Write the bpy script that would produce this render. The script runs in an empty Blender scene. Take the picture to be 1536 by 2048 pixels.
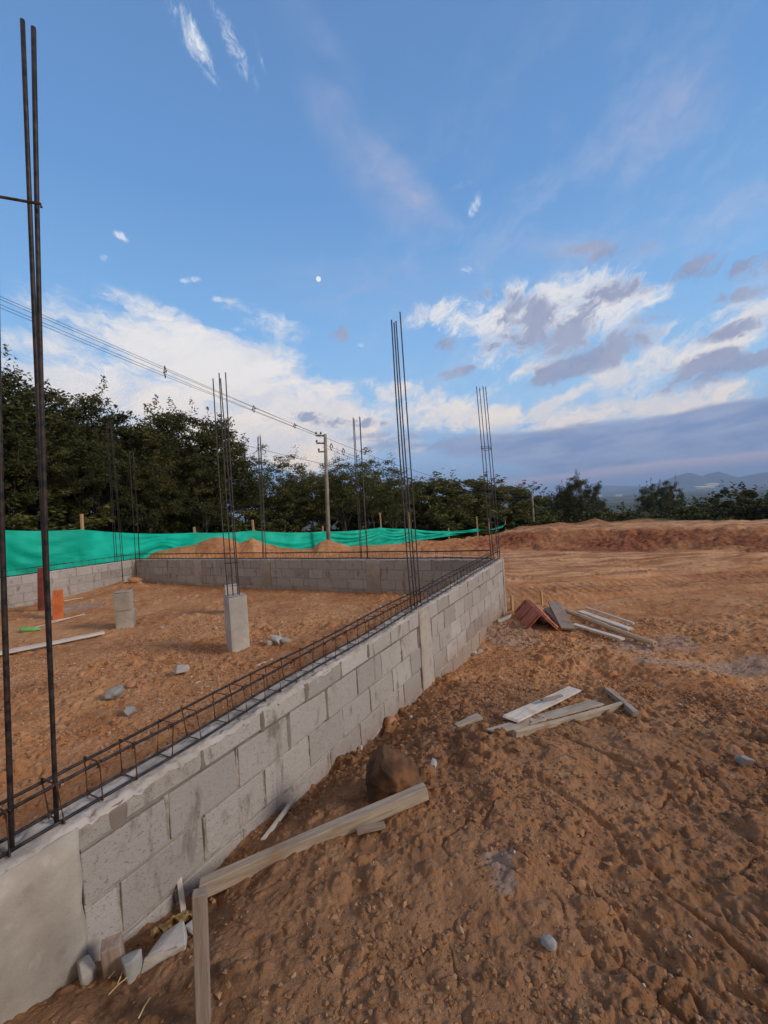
import bpy, bmesh, math, random
import numpy as np
from mathutils import Vector, Matrix, noise as mnoise
random.seed(7); rng = np.random.default_rng(7)
sc = bpy.context.scene
COL = sc.collection
R = math.radians

# ------------------------------------------------------------------ camera
EYE = 2.1; FPX = 860.0; CX, CY = 768.0, 1024.0
ROLL, PITCH = .064, .0116
cF = np.array([0, math.cos(PITCH), -math.sin(PITCH)])
cR0 = np.array([1., 0, 0]); cU0 = np.array([0, math.sin(PITCH), math.cos(PITCH)])
cU = cU0*math.cos(ROLL) + cR0*math.sin(ROLL); cR = cR0*math.cos(ROLL) - cU0*math.sin(ROLL)
CAM = np.array([0, 0, EYE])
cam_d = bpy.data.cameras.new("camera"); cam = bpy.data.objects.new("camera", cam_d); COL.objects.link(cam)
cam.matrix_world = Matrix(((cR[0], cU[0], -cF[0], 0), (cR[1], cU[1], -cF[1], 0), (cR[2], cU[2], -cF[2], EYE), (0, 0, 0, 1)))
cam_d.sensor_fit = 'VERTICAL'; cam_d.sensor_height = 24; cam_d.lens = 24*FPX/2048
cam_d.clip_start = .05; cam_d.clip_end = 30000
sc.camera = cam

def ray(x, y): return cF + cR*((x-CX)/FPX) - cU*((y-CY)/FPX)
def onz(x, y, z):
    d = ray(x, y); return CAM + d*((z-EYE)/d[2])
def onY(x, y, Y):
    d = ray(x, y); return CAM + d*(Y/d[1])
def azel(x, y):
    d = ray(x, y); d = d/np.linalg.norm(d); return math.atan2(d[0], d[1]), math.asin(d[2])

# ------------------------------------------------------------------ view
sc.view_settings.view_transform = 'Standard'; sc.view_settings.look = 'None'
sc.view_settings.exposure = 0.0; sc.view_settings.gamma = 1.0

# ------------------------------------------------------------------ node helpers
class NT:
    def __init__(s, tree): s.t = tree; s.n = tree.nodes; s.l = tree.links
    def new(s, typ, **kw):
        n = s.n.new(typ)
        for k, v in kw.items(): setattr(n, k, v)
        return n
    def set(s, sock, v):
        if hasattr(v, 'is_output') or isinstance(v, bpy.types.NodeSocket): s.l.new(v, sock)
        elif isinstance(v, (tuple, list)) and len(v) == 3 and sock.type == 'RGBA': sock.default_value = (*v, 1)
        else: sock.default_value = v
    def math(s, op, a, b=0.0, c=None, clamp=False):
        n = s.new('ShaderNodeMath', operation=op, use_clamp=clamp); s.set(n.inputs[0], a); s.set(n.inputs[1], b)
        if c is not None: s.set(n.inputs[2], c)
        return n.outputs[0]
    def vmath(s, op, a, b=None):
        n = s.new('ShaderNodeVectorMath', operation=op); s.set(n.inputs[0], a)
        if b is not None: s.set(n.inputs[1], b)
        return n.outputs['Value'] if op in ('LENGTH', 'DOT_PRODUCT') else n.outputs[0]
    def noise(s, vec, scale, detail=4, rough=.55, dist=0.0, out=0):
        n = s.new('ShaderNodeTexNoise'); s.set(n.inputs['Vector'], vec); n.inputs['Scale'].default_value = scale
        n.inputs['Detail'].default_value = detail; n.inputs['Roughness'].default_value = rough; n.inputs['Distortion'].default_value = dist
        return n.outputs[out]
    def mr(s, v, a, b, c=0.0, d=1.0, smooth=True):
        n = s.new('ShaderNodeMapRange', interpolation_type='SMOOTHSTEP' if smooth else 'LINEAR')
        for i, x in enumerate((v, a, b, c, d)): s.set(n.inputs[i], x)
        return n.outputs[0]
    def mix(s, f, a, b, mode='MIX'):
        n = s.new('ShaderNodeMix', data_type='RGBA', blend_type=mode); s.set(n.inputs[0], f); s.set(n.inputs[6], a); s.set(n.inputs[7], b)
        return n.outputs[2]
    def map(s, vec, loc=(0,0,0), rot=(0,0,0), scale=(1,1,1), typ='POINT'):
        n = s.new('ShaderNodeMapping', vector_type=typ); s.set(n.inputs[0], vec)
        n.inputs[1].default_value = loc; n.inputs[2].default_value = rot; n.inputs[3].default_value = scale
        return n.outputs[0]
    def comb(s, x, y, z=0.0):
        n = s.new('ShaderNodeCombineXYZ'); s.set(n.inputs[0], x); s.set(n.inputs[1], y); s.set(n.inputs[2], z); return n.outputs[0]

# ------------------------------------------------------------------ sun + sky
SUN_EL, SUN_AZ = R(27), R(108)      # azimuth clockwise from +Y (towards the right of the picture, slightly behind)
SUN_DIR = Vector((math.sin(SUN_AZ)*math.cos(SUN_EL), math.cos(SUN_AZ)*math.cos(SUN_EL), math.sin(SUN_EL)))
sd = bpy.data.lights.new("sun", 'SUN'); sd.energy = 2.5; sd.angle = R(14); sd.color = (1, .90, .79)
sun = bpy.data.objects.new("sun", sd); COL.objects.link(sun); sun.rotation_euler = SUN_DIR.to_track_quat('Z', 'Y').to_euler()

world = bpy.data.worlds.new("World"); sc.world = world; world.use_nodes = True
W = NT(world.node_tree); W.n.clear()
SKYSTR = .11
def build_sky():
    tc = W.new('ShaderNodeTexCoord').outputs['Generated']
    d = W.vmath('NORMALIZE', tc)
    sep = W.new('ShaderNodeSeparateXYZ'); W.set(sep.inputs[0], d); x, y, z = sep.outputs
    sky = W.new('ShaderNodeTexSky', sky_type='NISHITA'); sky.sun_disc = False
    sky.sun_elevation = SUN_EL; sky.sun_rotation = SUN_AZ; sky.altitude = 300; sky.air_density = 1.0; sky.dust_density = .6; sky.ozone_density = 2.0
    zc = W.math('MAXIMUM', z, 0.0)
    skyc = W.mix(1.0, sky.outputs[0], (.98, .98, 1.0), 'MULTIPLY')
    grade = W.new('ShaderNodeValToRGB'); W.set(grade.inputs[0], zc)
    cr = grade.color_ramp; cr.elements[0].position = 0; cr.elements[0].color = (.22, .32, .52, 1)
    cr.elements[1].position = .82; cr.elements[1].color = (.118, .255, .54, 1)
    for p_, c_ in ((.06, (.28, .44, .70)), (.2, (.37, .63, .93)), (.36, (.25, .51, .89)), (.58, (.150, .345, .70))):
        e = cr.elements.new(p_); e.color = (*c_, 1)
    gsc = W.mix(1.0, grade.outputs[0], (1/SKYSTR,)*3, 'MULTIPLY')
    base = W.mix(.92, skyc, gsc)
    az = W.math('ARCTAN2', x, y); el = W.math('ARCSINE', z)
    ae = W.comb(az, el, 0.0)
    zz = W.math('ADD', zc, .10)
    P = W.comb(W.math('DIVIDE', x, zz), W.math('DIVIDE', y, zz), 0.0)
    Pw = W.vmath('ADD', P, W.vmath('MULTIPLY', W.vmath('SUBTRACT', W.noise(P, .9, 3, out=1), (.5, .5, .5)), (1.2, 1.2, 0)))
    def ell(px, py, rx, ry, ang=0):
        a0, e0 = azel(px, py); a1, e1 = azel(px+rx, py); a2, e2 = azel(px, py-ry)
        ra = math.hypot(a1-a0, e1-e0); re = math.hypot(a2-a0, e2-e0)
        t0 = math.atan2(e1-e0, a1-a0)
        m = W.map(ae, (a0, e0, 0), (0, 0, t0+R(ang)), (ra, re, 1), 'TEXTURE')
        return W.mr(W.vmath('LENGTH', m), 1.0, .15)
    def msum(lst):
        o = None
        for args, wgt in lst:
            e = W.math('MULTIPLY', ell(*args), wgt)
            o = e if o is None else W.math('ADD', o, e)
        return o
    nA = W.noise(Pw, 1.6, 9, .62)
    nB = W.noise(W.map(Pw, (3.1, 7.7, 0), (0, 0, R(30)), (1.0, 2.2, 1)), 1.4, 9, .6)
    nS = W.noise(W.map(ae, (0, 0, 0), (0, 0, R(6)), (4.5, 1, 1), 'TEXTURE'), 28.0, 8, .62)
    warp = W.vmath('MULTIPLY', W.vmath('SUBTRACT', W.noise(ae, 9.0, 4, .6, out=1), (.5, .5, .5)), (.10, .10, 0))
    aw = W.vmath('ADD', ae, warp)
    nL = W.noise(W.map(aw, (.3, .2, 0), (0, 0, R(-9)), (2.4, 1, 1), 'TEXTURE'), 15.0, 12, .68)   # left field, drawn out downwards to the right
    nF = W.noise(W.map(aw, (2, 5, 0), (0, 0, R(24)), (1.9, 1, 1), 'TEXTURE'), 22.0, 12, .68)     # right field, drawn out upwards to the right
    nG = W.noise(W.map(aw, (7, 1, 0), (0, 0, R(20)), (2.3, 1, 1), 'TEXTURE'), 11.0, 12, .68)
    def amp(n, k): return W.math('MULTIPLY', W.math('SUBTRACT', n, .5), k)
    # thin veils high up
    veil = msum([((710, 270, 240, 140, -40), .60), ((1300, 260, 230, 130, 35), .46), ((820, 370, 140, 60, -30), .45), ((1500, 400, 160, 70, 10), .4), ((1200, 480, 300, 80, 10), .50), ((760, 580, 420, 80, 5), .34)])
    veil = W.math('MULTIPLY', veil, W.math('MULTIPLY', W.mr(nB, .28, .66), W.mr(nG, .30, .62, .35, 1.0)))
    col = W.mix(veil, base, (.54/SKYSTR, .54/SKYSTR, .68/SKYSTR))
    cir = W.math('MULTIPLY', W.math('MULTIPLY', W.mr(nG, .46, .72), W.mr(az, -.25, .35)), W.mr(el, .95, .35, 0, .34))
    col = W.mix(cir, col, (.62/SKYSTR, .64/SKYSTR, .76/SKYSTR))
    # white warm clouds, left field
    mwl = msum([((330, 680, 300, 100, -12), .75), ((560, 770, 260, 110, -16), .70), ((260, 760, 380, 110, 0), .55), ((60, 680, 130, 45, 0), .5), ((620, 870, 380, 90, 0), .62), ((530, 640, 120, 44, -15), .55), ((400, 880, 480, 150, 0), .6), ((100, 760, 260, 90, 0), .4)])
    dl1 = W.math('MULTIPLY', W.mr(W.math('ADD', mwl, amp(nL, 3.4)), .10, .95), W.mr(mwl, .03, .26))
    # right field
    mwr = msum([((1130, 610, 260, 95, 12), .85), ((930, 640, 190, 60, 0), .7), ((1150, 680, 480, 180, 0), .52), ((1330, 735, 230, 55, 14), .62), ((1500, 640, 130, 90, 38), .72), ((900, 800, 300, 50, -4), .62), ((980, 845, 330, 50, 0), .58), ((1120, 798, 90, 16, 26), .75), ((1350, 800, 340, 46, 8), .7), ((1180, 830, 500, 40, 4), .5), ((760, 830, 300, 60, 0), .45), ((1450, 770, 150, 30, 12), .6)])
    dr1 = W.math('MULTIPLY', W.mr(W.math('ADD', mwr, amp(nF, 4.4)), .10, 1.08), W.mr(mwr, .03, .30))
    dw = W.math('MAXIMUM', dl1, W.math('MULTIPLY', dr1, .92))
    wcol = W.mix(W.mr(el, .06, .36), (1.04/SKYSTR, .86/SKYSTR, .70/SKYSTR), (.88/SKYSTR, .86/SKYSTR, .86/SKYSTR))
    wcol = W.mix(W.mr(nG, .40, .62, .0, .60), wcol, (.60/SKYSTR, .66/SKYSTR, .78/SKYSTR))
    col = W.mix(dw, col, wcol)
    # small bright wisps
    ms = msum([((380, 66, 88, 60, -52), .54), ((408, 104, 60, 30, -58), .42), ((468, 92, 80, 46, -50), .66), ((520, 110, 36, 14, -70), .3), ((241, 472, 26, 14, -30), .9), ((205, 515, 34, 14, -20), .35),
               ((952, 410, 30, 24, 60), .7), ((378, 560, 36, 10, 5), .7), ((435, 600, 22, 13, 0), .75), ((931, 542, 22, 15, 0), .5), ((725, 690, 16, 9, 0), .6), ((920, 372, 46, 14, 15), .3),
               ((480, 660, 26, 10, 0), .6)])
    nW = W.noise(W.map(aw, (1, 1, 0), (0, 0, R(-50)), (1.8, 1, 1), 'TEXTURE'), 44.0, 10, .72)
    dsm = W.mr(W.math('ADD', ms, W.math('MULTIPLY', W.math('SUBTRACT', nW, .55), W.math('MULTIPLY', W.mr(ms, 0, .4), 3.2))), .05, 1.15)
    col = W.mix(W.math('MULTIPLY', dsm, .92), col, (.84/SKYSTR, .88/SKYSTR, .94/SKYSTR))
    # grey-blue clouds with ragged edges
    mg = msum([((1090, 660, 200, 72, 14), .95), ((1010, 600, 110, 34, 0), .72), ((1180, 715, 210, 52, 22), .95), ((1240, 580, 170, 36, 16), .72), ((1430, 740, 260, 54, 16), 1.1), ((1440, 535, 180, 46, 8), .92), ((1330, 630, 130, 22, 8), .55), ((1130, 745, 150, 30, 24), .7), ((1060, 620, 150, 40, 10), .6),
               ((895, 685, 44, 26, 0), .70), ((680, 668, 40, 24, 0), .60), ((915, 745, 60, 18, 14), .6), ((612, 832, 50, 16, 0), .80), ((700, 845, 120, 18, 0), .55), ((1480, 590, 120, 22, 14), .65), ((1200, 505, 190, 36, 10), .62), ((1470, 660, 120, 26, 20), .78)])
    fg = W.math('ADD', mg, amp(nF, 5.0)); fg = W.math('ADD', fg, amp(nG, 3.0))
    dg = W.math('MULTIPLY', W.math('MULTIPLY', W.mr(fg, .16, 1.05), W.mr(mg, .03, .32)), .92)
    gcol = W.mix(W.mr(nG, .35, .65), (.27/SKYSTR, .32/SKYSTR, .50/SKYSTR), (.38/SKYSTR, .42/SKYSTR, .57/SKYSTR))
    col = W.mix(dg, col, gcol)
    # low stratus bank on the right with a paler band under it
    ml = msum([((1200, 890, 560, 74, 5), 1.15), ((1480, 840, 300, 74, 10), 1.0), ((830, 885, 300, 46, 0), .62), ((1300, 930, 460, 44, 5), .9)])
    gl = W.mr(ml, .03, .3); fl = W.math('ADD', ml, W.math('ADD', amp(nS, 1.6), amp(nF, .9)))
    dl = W.math('MULTIPLY', W.math('MULTIPLY', W.mr(fl, .28, .80), .90), gl)
    lcol = W.mix(W.mr(nS, .36, .62), (.20/SKYSTR, .28/SKYSTR, .50/SKYSTR), (.34/SKYSTR, .41/SKYSTR, .60/SKYSTR))
    col = W.mix(dl, col, lcol)
    # pink horizon band: follows a constant elevation, clear sky below it
    band = W.math('ADD', el, W.math('MULTIPLY', W.math('SUBTRACT', W.noise(W.map(ae, scale=(1, 3, 1)), 4.0, 5), .5), .03))
    rightm = W.mr(az, -.05, .35)
    top = W.math('ADD', .041, W.math('MULTIPLY', W.mr(az, .3, .75, smooth=False), .013))
    pk = W.math('MULTIPLY', W.math('MULTIPLY', W.mr(W.math('SUBTRACT', band, top), .006, -.002), rightm), .85)
    col = W.mix(pk, col, W.mix(W.mr(W.math('SUBTRACT', band, top), -.030, .0), (.25/SKYSTR, .33/SKYSTR, .54/SKYSTR), (.60/SKYSTR, .49/SKYSTR, .57/SKYSTR)))
    # unseen sky behind the camera: warm cloud tone added to warm the light
    rear_fill = W.math('MULTIPLY', W.mr(y, -.02, -.45), W.mr(z, -.05, .15))
    col = W.mix(W.math('MULTIPLY', rear_fill, W.mr(nA, .2, .6, .75, 1.0)), col, (.70/SKYSTR, .58/SKYSTR, .48/SKYSTR))
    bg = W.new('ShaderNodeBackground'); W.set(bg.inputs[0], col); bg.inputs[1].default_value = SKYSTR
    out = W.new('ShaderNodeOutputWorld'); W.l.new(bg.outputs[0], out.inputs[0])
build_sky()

# ------------------------------------------------------------------ object helpers
def tag(o, label=None, cat=None, group=None, kind=None):
    if label: o['label'] = label
    if cat: o['category'] = cat
    if group: o['group'] = group
    if kind: o['kind'] = kind
    return o
def empty(name, loc=(0,0,0), rz=0, label=None, cat=None, group=None):
    o = bpy.data.objects.new(name, None); COL.objects.link(o); o.location = loc; o.rotation_euler = (0, 0, rz)
    o.empty_display_size = .1
    return tag(o, label, cat, group)
def link(name, me, mat, parent=None):
    o = bpy.data.objects.new(name, me); COL.objects.link(o)
    if mat is not None and not me.materials: me.materials.append(mat)
    if parent is not None: o.parent = parent
    return o
def copy_thing(o, **kw):
    c = o.copy(); COL.objects.link(c)
    for ch in o.children:
        k = ch.copy(); COL.objects.link(k); k.parent = c
    for k in ('label', 'group'):
        if k in kw: c[k] = kw[k]
    return c
class MB:
    def __init__(s): s.v = []; s.f = []; s.tint = []
    def box(s, lo, hi, tint=0.5, jit=0.0):
        b = len(s.v)
        for k in range(8):
            s.v.append([(hi if (k >> i) & 1 else lo)[i] + (random.uniform(-jit, jit) if jit else 0) for i in range(3)])
        for q in ((0,2,3,1), (4,5,7,6), (0,1,5,4), (2,6,7,3), (0,4,6,2), (1,3,7,5)):
            s.f.append([b+i for i in q]); s.tint.append(tint)
    def tube(s, pts, r, n=6, closed=False, cap=True):
        pts = [Vector(p) for p in pts]; m = len(pts); b = len(s.v)
        rs = r if isinstance(r, (list, tuple)) else [r]*m
        for i, p in enumerate(pts):
            if closed: t = pts[(i+1) % m]-pts[i-1]
            else: t = pts[min(i+1, m-1)]-pts[max(i-1, 0)]
            t.normalize(); u = t.cross(Vector((0, 0, 1)) if abs(t.z) < .9 else Vector((1, 0, 0))).normalized(); w = t.cross(u)
            for k in range(n):
                a = 2*math.pi*k/n; s.v.append(list(p+u*math.cos(a)*rs[i]+w*math.sin(a)*rs[i]))
        for i in range(m if closed else m-1):
            j = (i+1) % m
            for k in range(n):
                s.f.append([b+i*n+k, b+i*n+(k+1) % n, b+j*n+(k+1) % n, b+j*n+k]); s.tint.append(.5)
        if cap and not closed:
            s.f.append([b+k for k in range(n)][::-1]); s.f.append([b+(m-1)*n+k for k in range(n)]); s.tint += [.5, .5]
    def mesh(s, name, smooth=False):
        me = bpy.data.meshes.new(name); me.from_pydata(s.v, [], s.f); me.update()
        at = me.attributes.new('tint', 'FLOAT', 'FACE'); at.data.foreach_set('value', s.tint)
        if smooth: me.shade_smooth()
        return me
    def build(s, name, mat, parent=None, smooth=False): return link(name, s.mesh(name, smooth), mat, parent)
def bevel(o, w=.004, seg=2):
    m = o.modifiers.new('bevel', 'BEVEL'); m.width = w; m.segments = seg; m.limit_method = 'ANGLE'; m.angle_limit = R(50); return o

# ------------------------------------------------------------------ numpy noise
def _h(ix, iy, s):
    h = (ix.astype(np.int64)*374761393 + iy.astype(np.int64)*668265263 + s*1442695041) & 0xffffffff
    h = ((h ^ (h >> 13))*1274126177) & 0xffffffff; h = h ^ (h >> 16)
    return (h & 0xffffff)/float(0xffffff)
def vn(x, y, s=0):
    x = np.asarray(x, float); y = np.asarray(y, float); ix = np.floor(x); iy = np.floor(y); fx = x-ix; fy = y-iy
    fx = fx*fx*fx*(fx*(fx*6-15)+10); fy = fy*fy*fy*(fy*(fy*6-15)+10)
    ix = ix.astype(np.int64); iy = iy.astype(np.int64)
    a = _h(ix, iy, s); b = _h(ix+1, iy, s); c = _h(ix, iy+1, s); d = _h(ix+1, iy+1, s)
    return (a*(1-fx)+b*fx)*(1-fy)+(c*(1-fx)+d*fx)*fy
def fbm(x, y, sc_, o=4, s=0, g=.5):
    r = 0; a = 1; t = 0; x = np.asarray(x)*sc_; y = np.asarray(y)*sc_
    for i in range(o):
        r = r+a*vn(x, y, s+i*17); t += a; a *= g; x, y = (x*.8-y*.6)*2.03+3.1, (x*.6+y*.8)*2.03+1.7
    return r/t*2-1
def clods(x, y, cell, s, dens=.6):
    """rounded lumps: one per cell with random radius, returns height in units of cell"""
    x = x/cell; y = y/cell; ix = np.floor(x).astype(np.int64); iy = np.floor(y).astype(np.int64); out = np.zeros_like(x)
    for dx in (-1, 0, 1):
        for dy in (-1, 0, 1):
            jx = ix+dx; jy = iy+dy
            px = jx+_h(jx, jy, s); py = jy+_h(jx, jy, s+1); r = .18+.42*_h(jx, jy, s+2)**2
            on = _h(jx, jy, s+3) < dens
            an = _h(jx, jy, s+4)*3.1416; ca = np.cos(an); sa = np.sin(an); ex = 1+.7*_h(jx, jy, s+5)
            ux = (x-px)*ca+(y-py)*sa; uy = (-(x-px)*sa+(y-py)*ca)*ex
            q = 1-(ux*ux+uy*uy)/(r*r)
            out = np.maximum(out, np.where(on & (q > 0), np.sqrt(np.maximum(q, 0))*r*.75, 0))
    return out
def sst(x, a, b):
    t = np.clip((x-a)/(b-a), 0, 1); return t*t*(3-2*t)

# ------------------------------------------------------------------ building frame
_w = ray(1216, 985); _w[2] = 0; WD = _w/np.linalg.norm(_w); ND = np.array([WD[1], -WD[0], 0])
P0 = onz(500, 1438, 1.0); P0[2] = 0
S0, S1, TW, TH = -1.12, 6.36, 10.95, .17     # right wall from S0 to S1; building width; wall thickness
def st2w(s, t, z=0.0): return P0+WD*s+ND*t+np.array([0, 0, z])
WANG = math.atan2(WD[1], WD[0])

# ------------------------------------------------------------------ terrain
def HOR(x): return 1014-.064*(x-768)
_r1 = [(-200, 1125), (150, 1125), (250, 1118), (300, 1105), (350, 1096), (390, 1090), (415, 1078), (432, 1074), (460, 1076), (478, 1087), (505, 1077), (530, 1088), (560, 1095), (600, 1099), (625, 1097), (640, 1084), (655, 1079), (672, 1085), (700, 1093), (760, 1090), (850, 1083), (920, 1078), (980, 1070), (1040, 1062), (1100, 1060), (1536, 1056), (2200, 1040)]
_r1u = np.array([ray(a, b)[0]/ray(a, b)[1] for a, b in _r1])
def YR1(u): return np.interp(u, [-.35, .05, .27, .9, 1.4], [17, 18, 19.4, 14.7, 12.6])
_r1z = np.array([onY(a, b, float(YR1(u_)))[2] for (a, b), u_ in zip(_r1, _r1u)])
_r2 = [(700, 1100), (960, 1085), (1000, 1064), (1040, 1056), (1063, 1056), (1095, 1050), (1119, 1044), (1150, 1048), (1192, 1037), (1220, 1043), (1244, 1042), (1286, 1030), (1331, 1027), (1366, 1041), (1419, 1037), (1488, 1035), (1536, 1030), (1700, 1025), (2200, 1020)]
_r2u = np.array([ray(a, b)[0]/ray(a, b)[1] for a, b in _r2]); _r2z = np.array([onY(a, b, 21.5)[2] for a, b in _r2])
def inside(x, y):
    dx = x-P0[0]; dy = y-P0[1]; s = dx*WD[0]+dy*WD[1]; t = dx*ND[0]+dy*ND[1]
    m = (1-sst(t, -TH*.75, -TH*.25))*sst(t, -TW+TH*.25, -TW+TH*.75)*(1-sst(s, S1-TH*.75, S1-TH*.25))
    return m, s, t
RIM = []
for _a, _b in (((1030, 1310), (1180, 1292)), ((1180, 1292), (1330, 1325)), ((1330, 1325), (1500, 1440))):
    _p = onz(_a[0], _a[1], .15); _q = onz(_b[0], _b[1], .15); RIM.append((_p[0], _p[1], _q[0], _q[1], .085))
def hbase(x, y):
    x = np.asarray(x, float); y = np.asarray(y, float)
    m, s, t = inside(x, y)
    r = np.hypot(x*.95, y); Y = np.maximum(y, .1)
    out = .56*(1-sst(r, 1.6, 6.2)) + .03
    out = out - .17*np.exp(-(t/.33)**2)*sst(s, -1.35, -.45)*(1-sst(s, 1.2, 3.2))*(t > -1)
    out = out + .07*np.exp(-(((x-1.15)**2+(y-2.9)**2)/.9)) - .05*np.exp(-(((x-.1)**2+(y-3.1)**2)/.3))
    out = out + .10*fbm(x, y, .55, 3, 5)*(1-sst(r, 6, 12))
    out = out + .06*fbm(x*.35, y, .8, 4, 9)*sst(r, 5, 9)
    for (ax, ay, bx, by, hh_) in RIM:
        tt = np.clip(((x-ax)*(bx-ax)+(y-ay)*(by-ay))/((bx-ax)**2+(by-ay)**2), 0, 1)
        out = out+hh_*np.exp(-((x-ax-tt*(bx-ax))**2+(y-ay-tt*(by-ay))**2)/.16)*(.75+.6*fbm(x, y, 1.4, 3, 71))
    # windrows and wheel ruts on the graded plane
    z_r = sst(y, 7.0, 8.4)*(1-sst(y, 13.5, 15.5))*sst(x, 2.2, 3.2)
    out = out + z_r*(.12*fbm(x*.14+2, y*1.0, 2.1, 4, 31)+.07*np.exp(-((y-10.9-.5*fbm(x, y*0, .3, 2, 3))/.28)**2)*(fbm(x, y, .7, 3, 77)+.5) + .012*np.sin((x*.9+y*.1)*38)*np.exp(-((y-9.4-.1*x*.3)/.5)**2))
    out = out + z_r*(.10*np.exp(-((y-12.6-.35*np.sin(x*.5)+.2*x*.1)/.22)**2)*(fbm(x, y, 1.1, 3, 78)+.45) - .05*np.exp(-((y-8.6-.06*x-.1*np.sin(x*.7))/.13)**2) - .05*np.exp(-((y-10.1-.06*x-.1*np.sin(x*.7))/.13)**2))
    # outside left and behind: base level
    back = sst(-x*WD[0]*0+y, 9, 12)*(1-sst(x, 1, 4))
    out = out*(1-back)+back*(.25+.05*fbm(x, y, .5, 3, 8))
    # dug bank and upper plane
    u = x/Y
    wob = .45*fbm(x, y*0+3, .5, 3, 12)
    c1 = np.interp(u, _r1u, _r1z)
    left = 1-sst(u, .24, .31); yr = YR1(u)
    b_r = sst(y, yr-2.0+wob, yr-.3)
    gauss = np.where(y < yr, np.exp(-((y-yr)/1.15)**2), np.exp(-((y-yr)/.9)**2))
    rid = left*np.maximum(gauss, 0)+(1-left)*b_r
    lvl0 = out
    out = lvl0+(c1-lvl0)*np.clip(rid, 0, 1)
    behind = left*sst(y, yr+.8, yr+2.2)
    out = out*(1-behind)+behind*(.0+.05*fbm(x, y, .5, 3, 8))
    # berm
    c2 = np.interp(u, _r2u, _r2z)
    bm = np.exp(-((y-21.5)/.9)**2)*sst(u, .22, .28)
    out = out + (np.maximum(c2, out)-out)*bm
    # land falls away behind
    Yf = np.maximum(np.hypot(x, y)-24, 0)
    fall = -(Yf*.045) * (1-np.exp(-Yf/30)) * np.exp(-Yf/900)
    rr = np.hypot(x, y)
    fall = np.where(rr > 24, -38*(1-np.exp(-Yf/620)), 0) - np.where(rr > 24, 5.0*(1-np.exp(-Yf/45))*sst(np.arctan2(x, Y), -.25, .2), 0)
    drop = sst(y, 22.0, 24.5)*sst(u, .2, .3)
    out = out*(1-sst(rr, 24, 60)) + fall - drop*.8*(1-sst(rr, 40, 90)) + sst(rr, 60, 200)*2.0*fbm(x, y, .004, 3, 41)
    # floor inside the walls
    zi = .30 + .05*fbm(x, y, .6, 3, 21) + .09*np.exp(-(((x+.6)**2+(y-5.2)**2)/5.))*1.0 + .05*sst(s, 2, -1)
    zi = zi + .12*np.exp(-((t+TW-.5)/.6)**2)*np.exp(-((s-5.6)/.6)**2)
    out = out*(1-m)+zi*m
    return out
def hfine(x, y, fade):
    m, s, t = inside(x, y)
    r = np.hypot(x, y)
    # rough, crumbly soil: strength varies in patches
    pat = .35+.65*sst(fbm(x, y, .9, 3, 51), -.25, .35)
    q = .026*fbm(x, y, 2.6, 5, 61)+.016*fbm(x, y, 8, 5, 65, .6)*pat - .022*sst(np.abs(fbm(x+.1*fbm(x, y, 5, 2, 7), y, 3.2, 4, 67)), .07, 0)*pat
    wx = x+.03*fbm(x, y, 8, 2, 3); wy = y+.03*fbm(x, y, 8, 2, 4)
    pf = .32+.75*pat
    q = q + pat*(.75*clods(wx, wy, .17, 70, .34)*.17 + .75*clods(wx, wy, .10, 75, .42)*.10)+pf*(.75*clods(wx, wy, .055, 80, .6)*.055 + .8*clods(wx, wy, .030, 90, .7)*.030*(fade > .4))+(fade > .2)*(.0035*fbm(x, y, 34, 3, 95)*pf)
    # drag marks running away to the lower right
    a = x*.80+y*.60; b = -x*.60+y*.80
    gr = fbm(b*.22, a*2.1, 1.6, 4, 101)
    q = q - .030*sst(np.abs(gr), .10, .0)*sst(x, .3, 1.2)*(1-sst(r, 3.8, 5.5))*(1-m)
    q = q + .018*fbm(x*.55, y*1.0, 5.0, 4, 111)*sst(r, 4, 8)
    yb = y-YR1(x/np.maximum(y, .1)); bank = sst(yb, -2.6, -1.8)*(1-sst(yb, -.2, .6))*sst(x, -1, 2)
    q = q + bank*(.22*np.abs(fbm(x, y*1.3, 1.3, 5, 121))-.05+.07*clods(x, y, .5, 130, .5))
    calm = sst(y, 7.5, 10.5)*(1-sst(yb, -2.6, -2.0))*sst(x, 2.0, 3.0)
    q = q+(1-m)*(1-sst(r, 4.5, 7))*.020*fbm(x*2.6, y*.8, 2.4, 4, 141)
    q = q*(1-.35*calm)*(1-.5*sst(r, 17, 24))+calm*.028*fbm(x*.4, y*1.6, 2.6, 4, 151)+sst(yb, -.5, .5)*sst(x, 1, 4)*(1-sst(y, 22, 24))*.11*fbm(x, y, 1.1, 4, 161)
    return q
def hz(x, y): return float(hbase(np.array([x]), np.array([y]))[0])
def gp(px, py, dz=0.0, tmax=60):
    d = ray(px, py); t = np.geomspace(.4, tmax, 6000); P = CAM[None]+d[None]*t[:, None]
    h = hbase(P[:, 0], P[:, 1])+dz
    k = np.argmax(P[:, 2] < h); p = P[k].copy(); p[2] = h[k]; return Vector(p)

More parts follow.
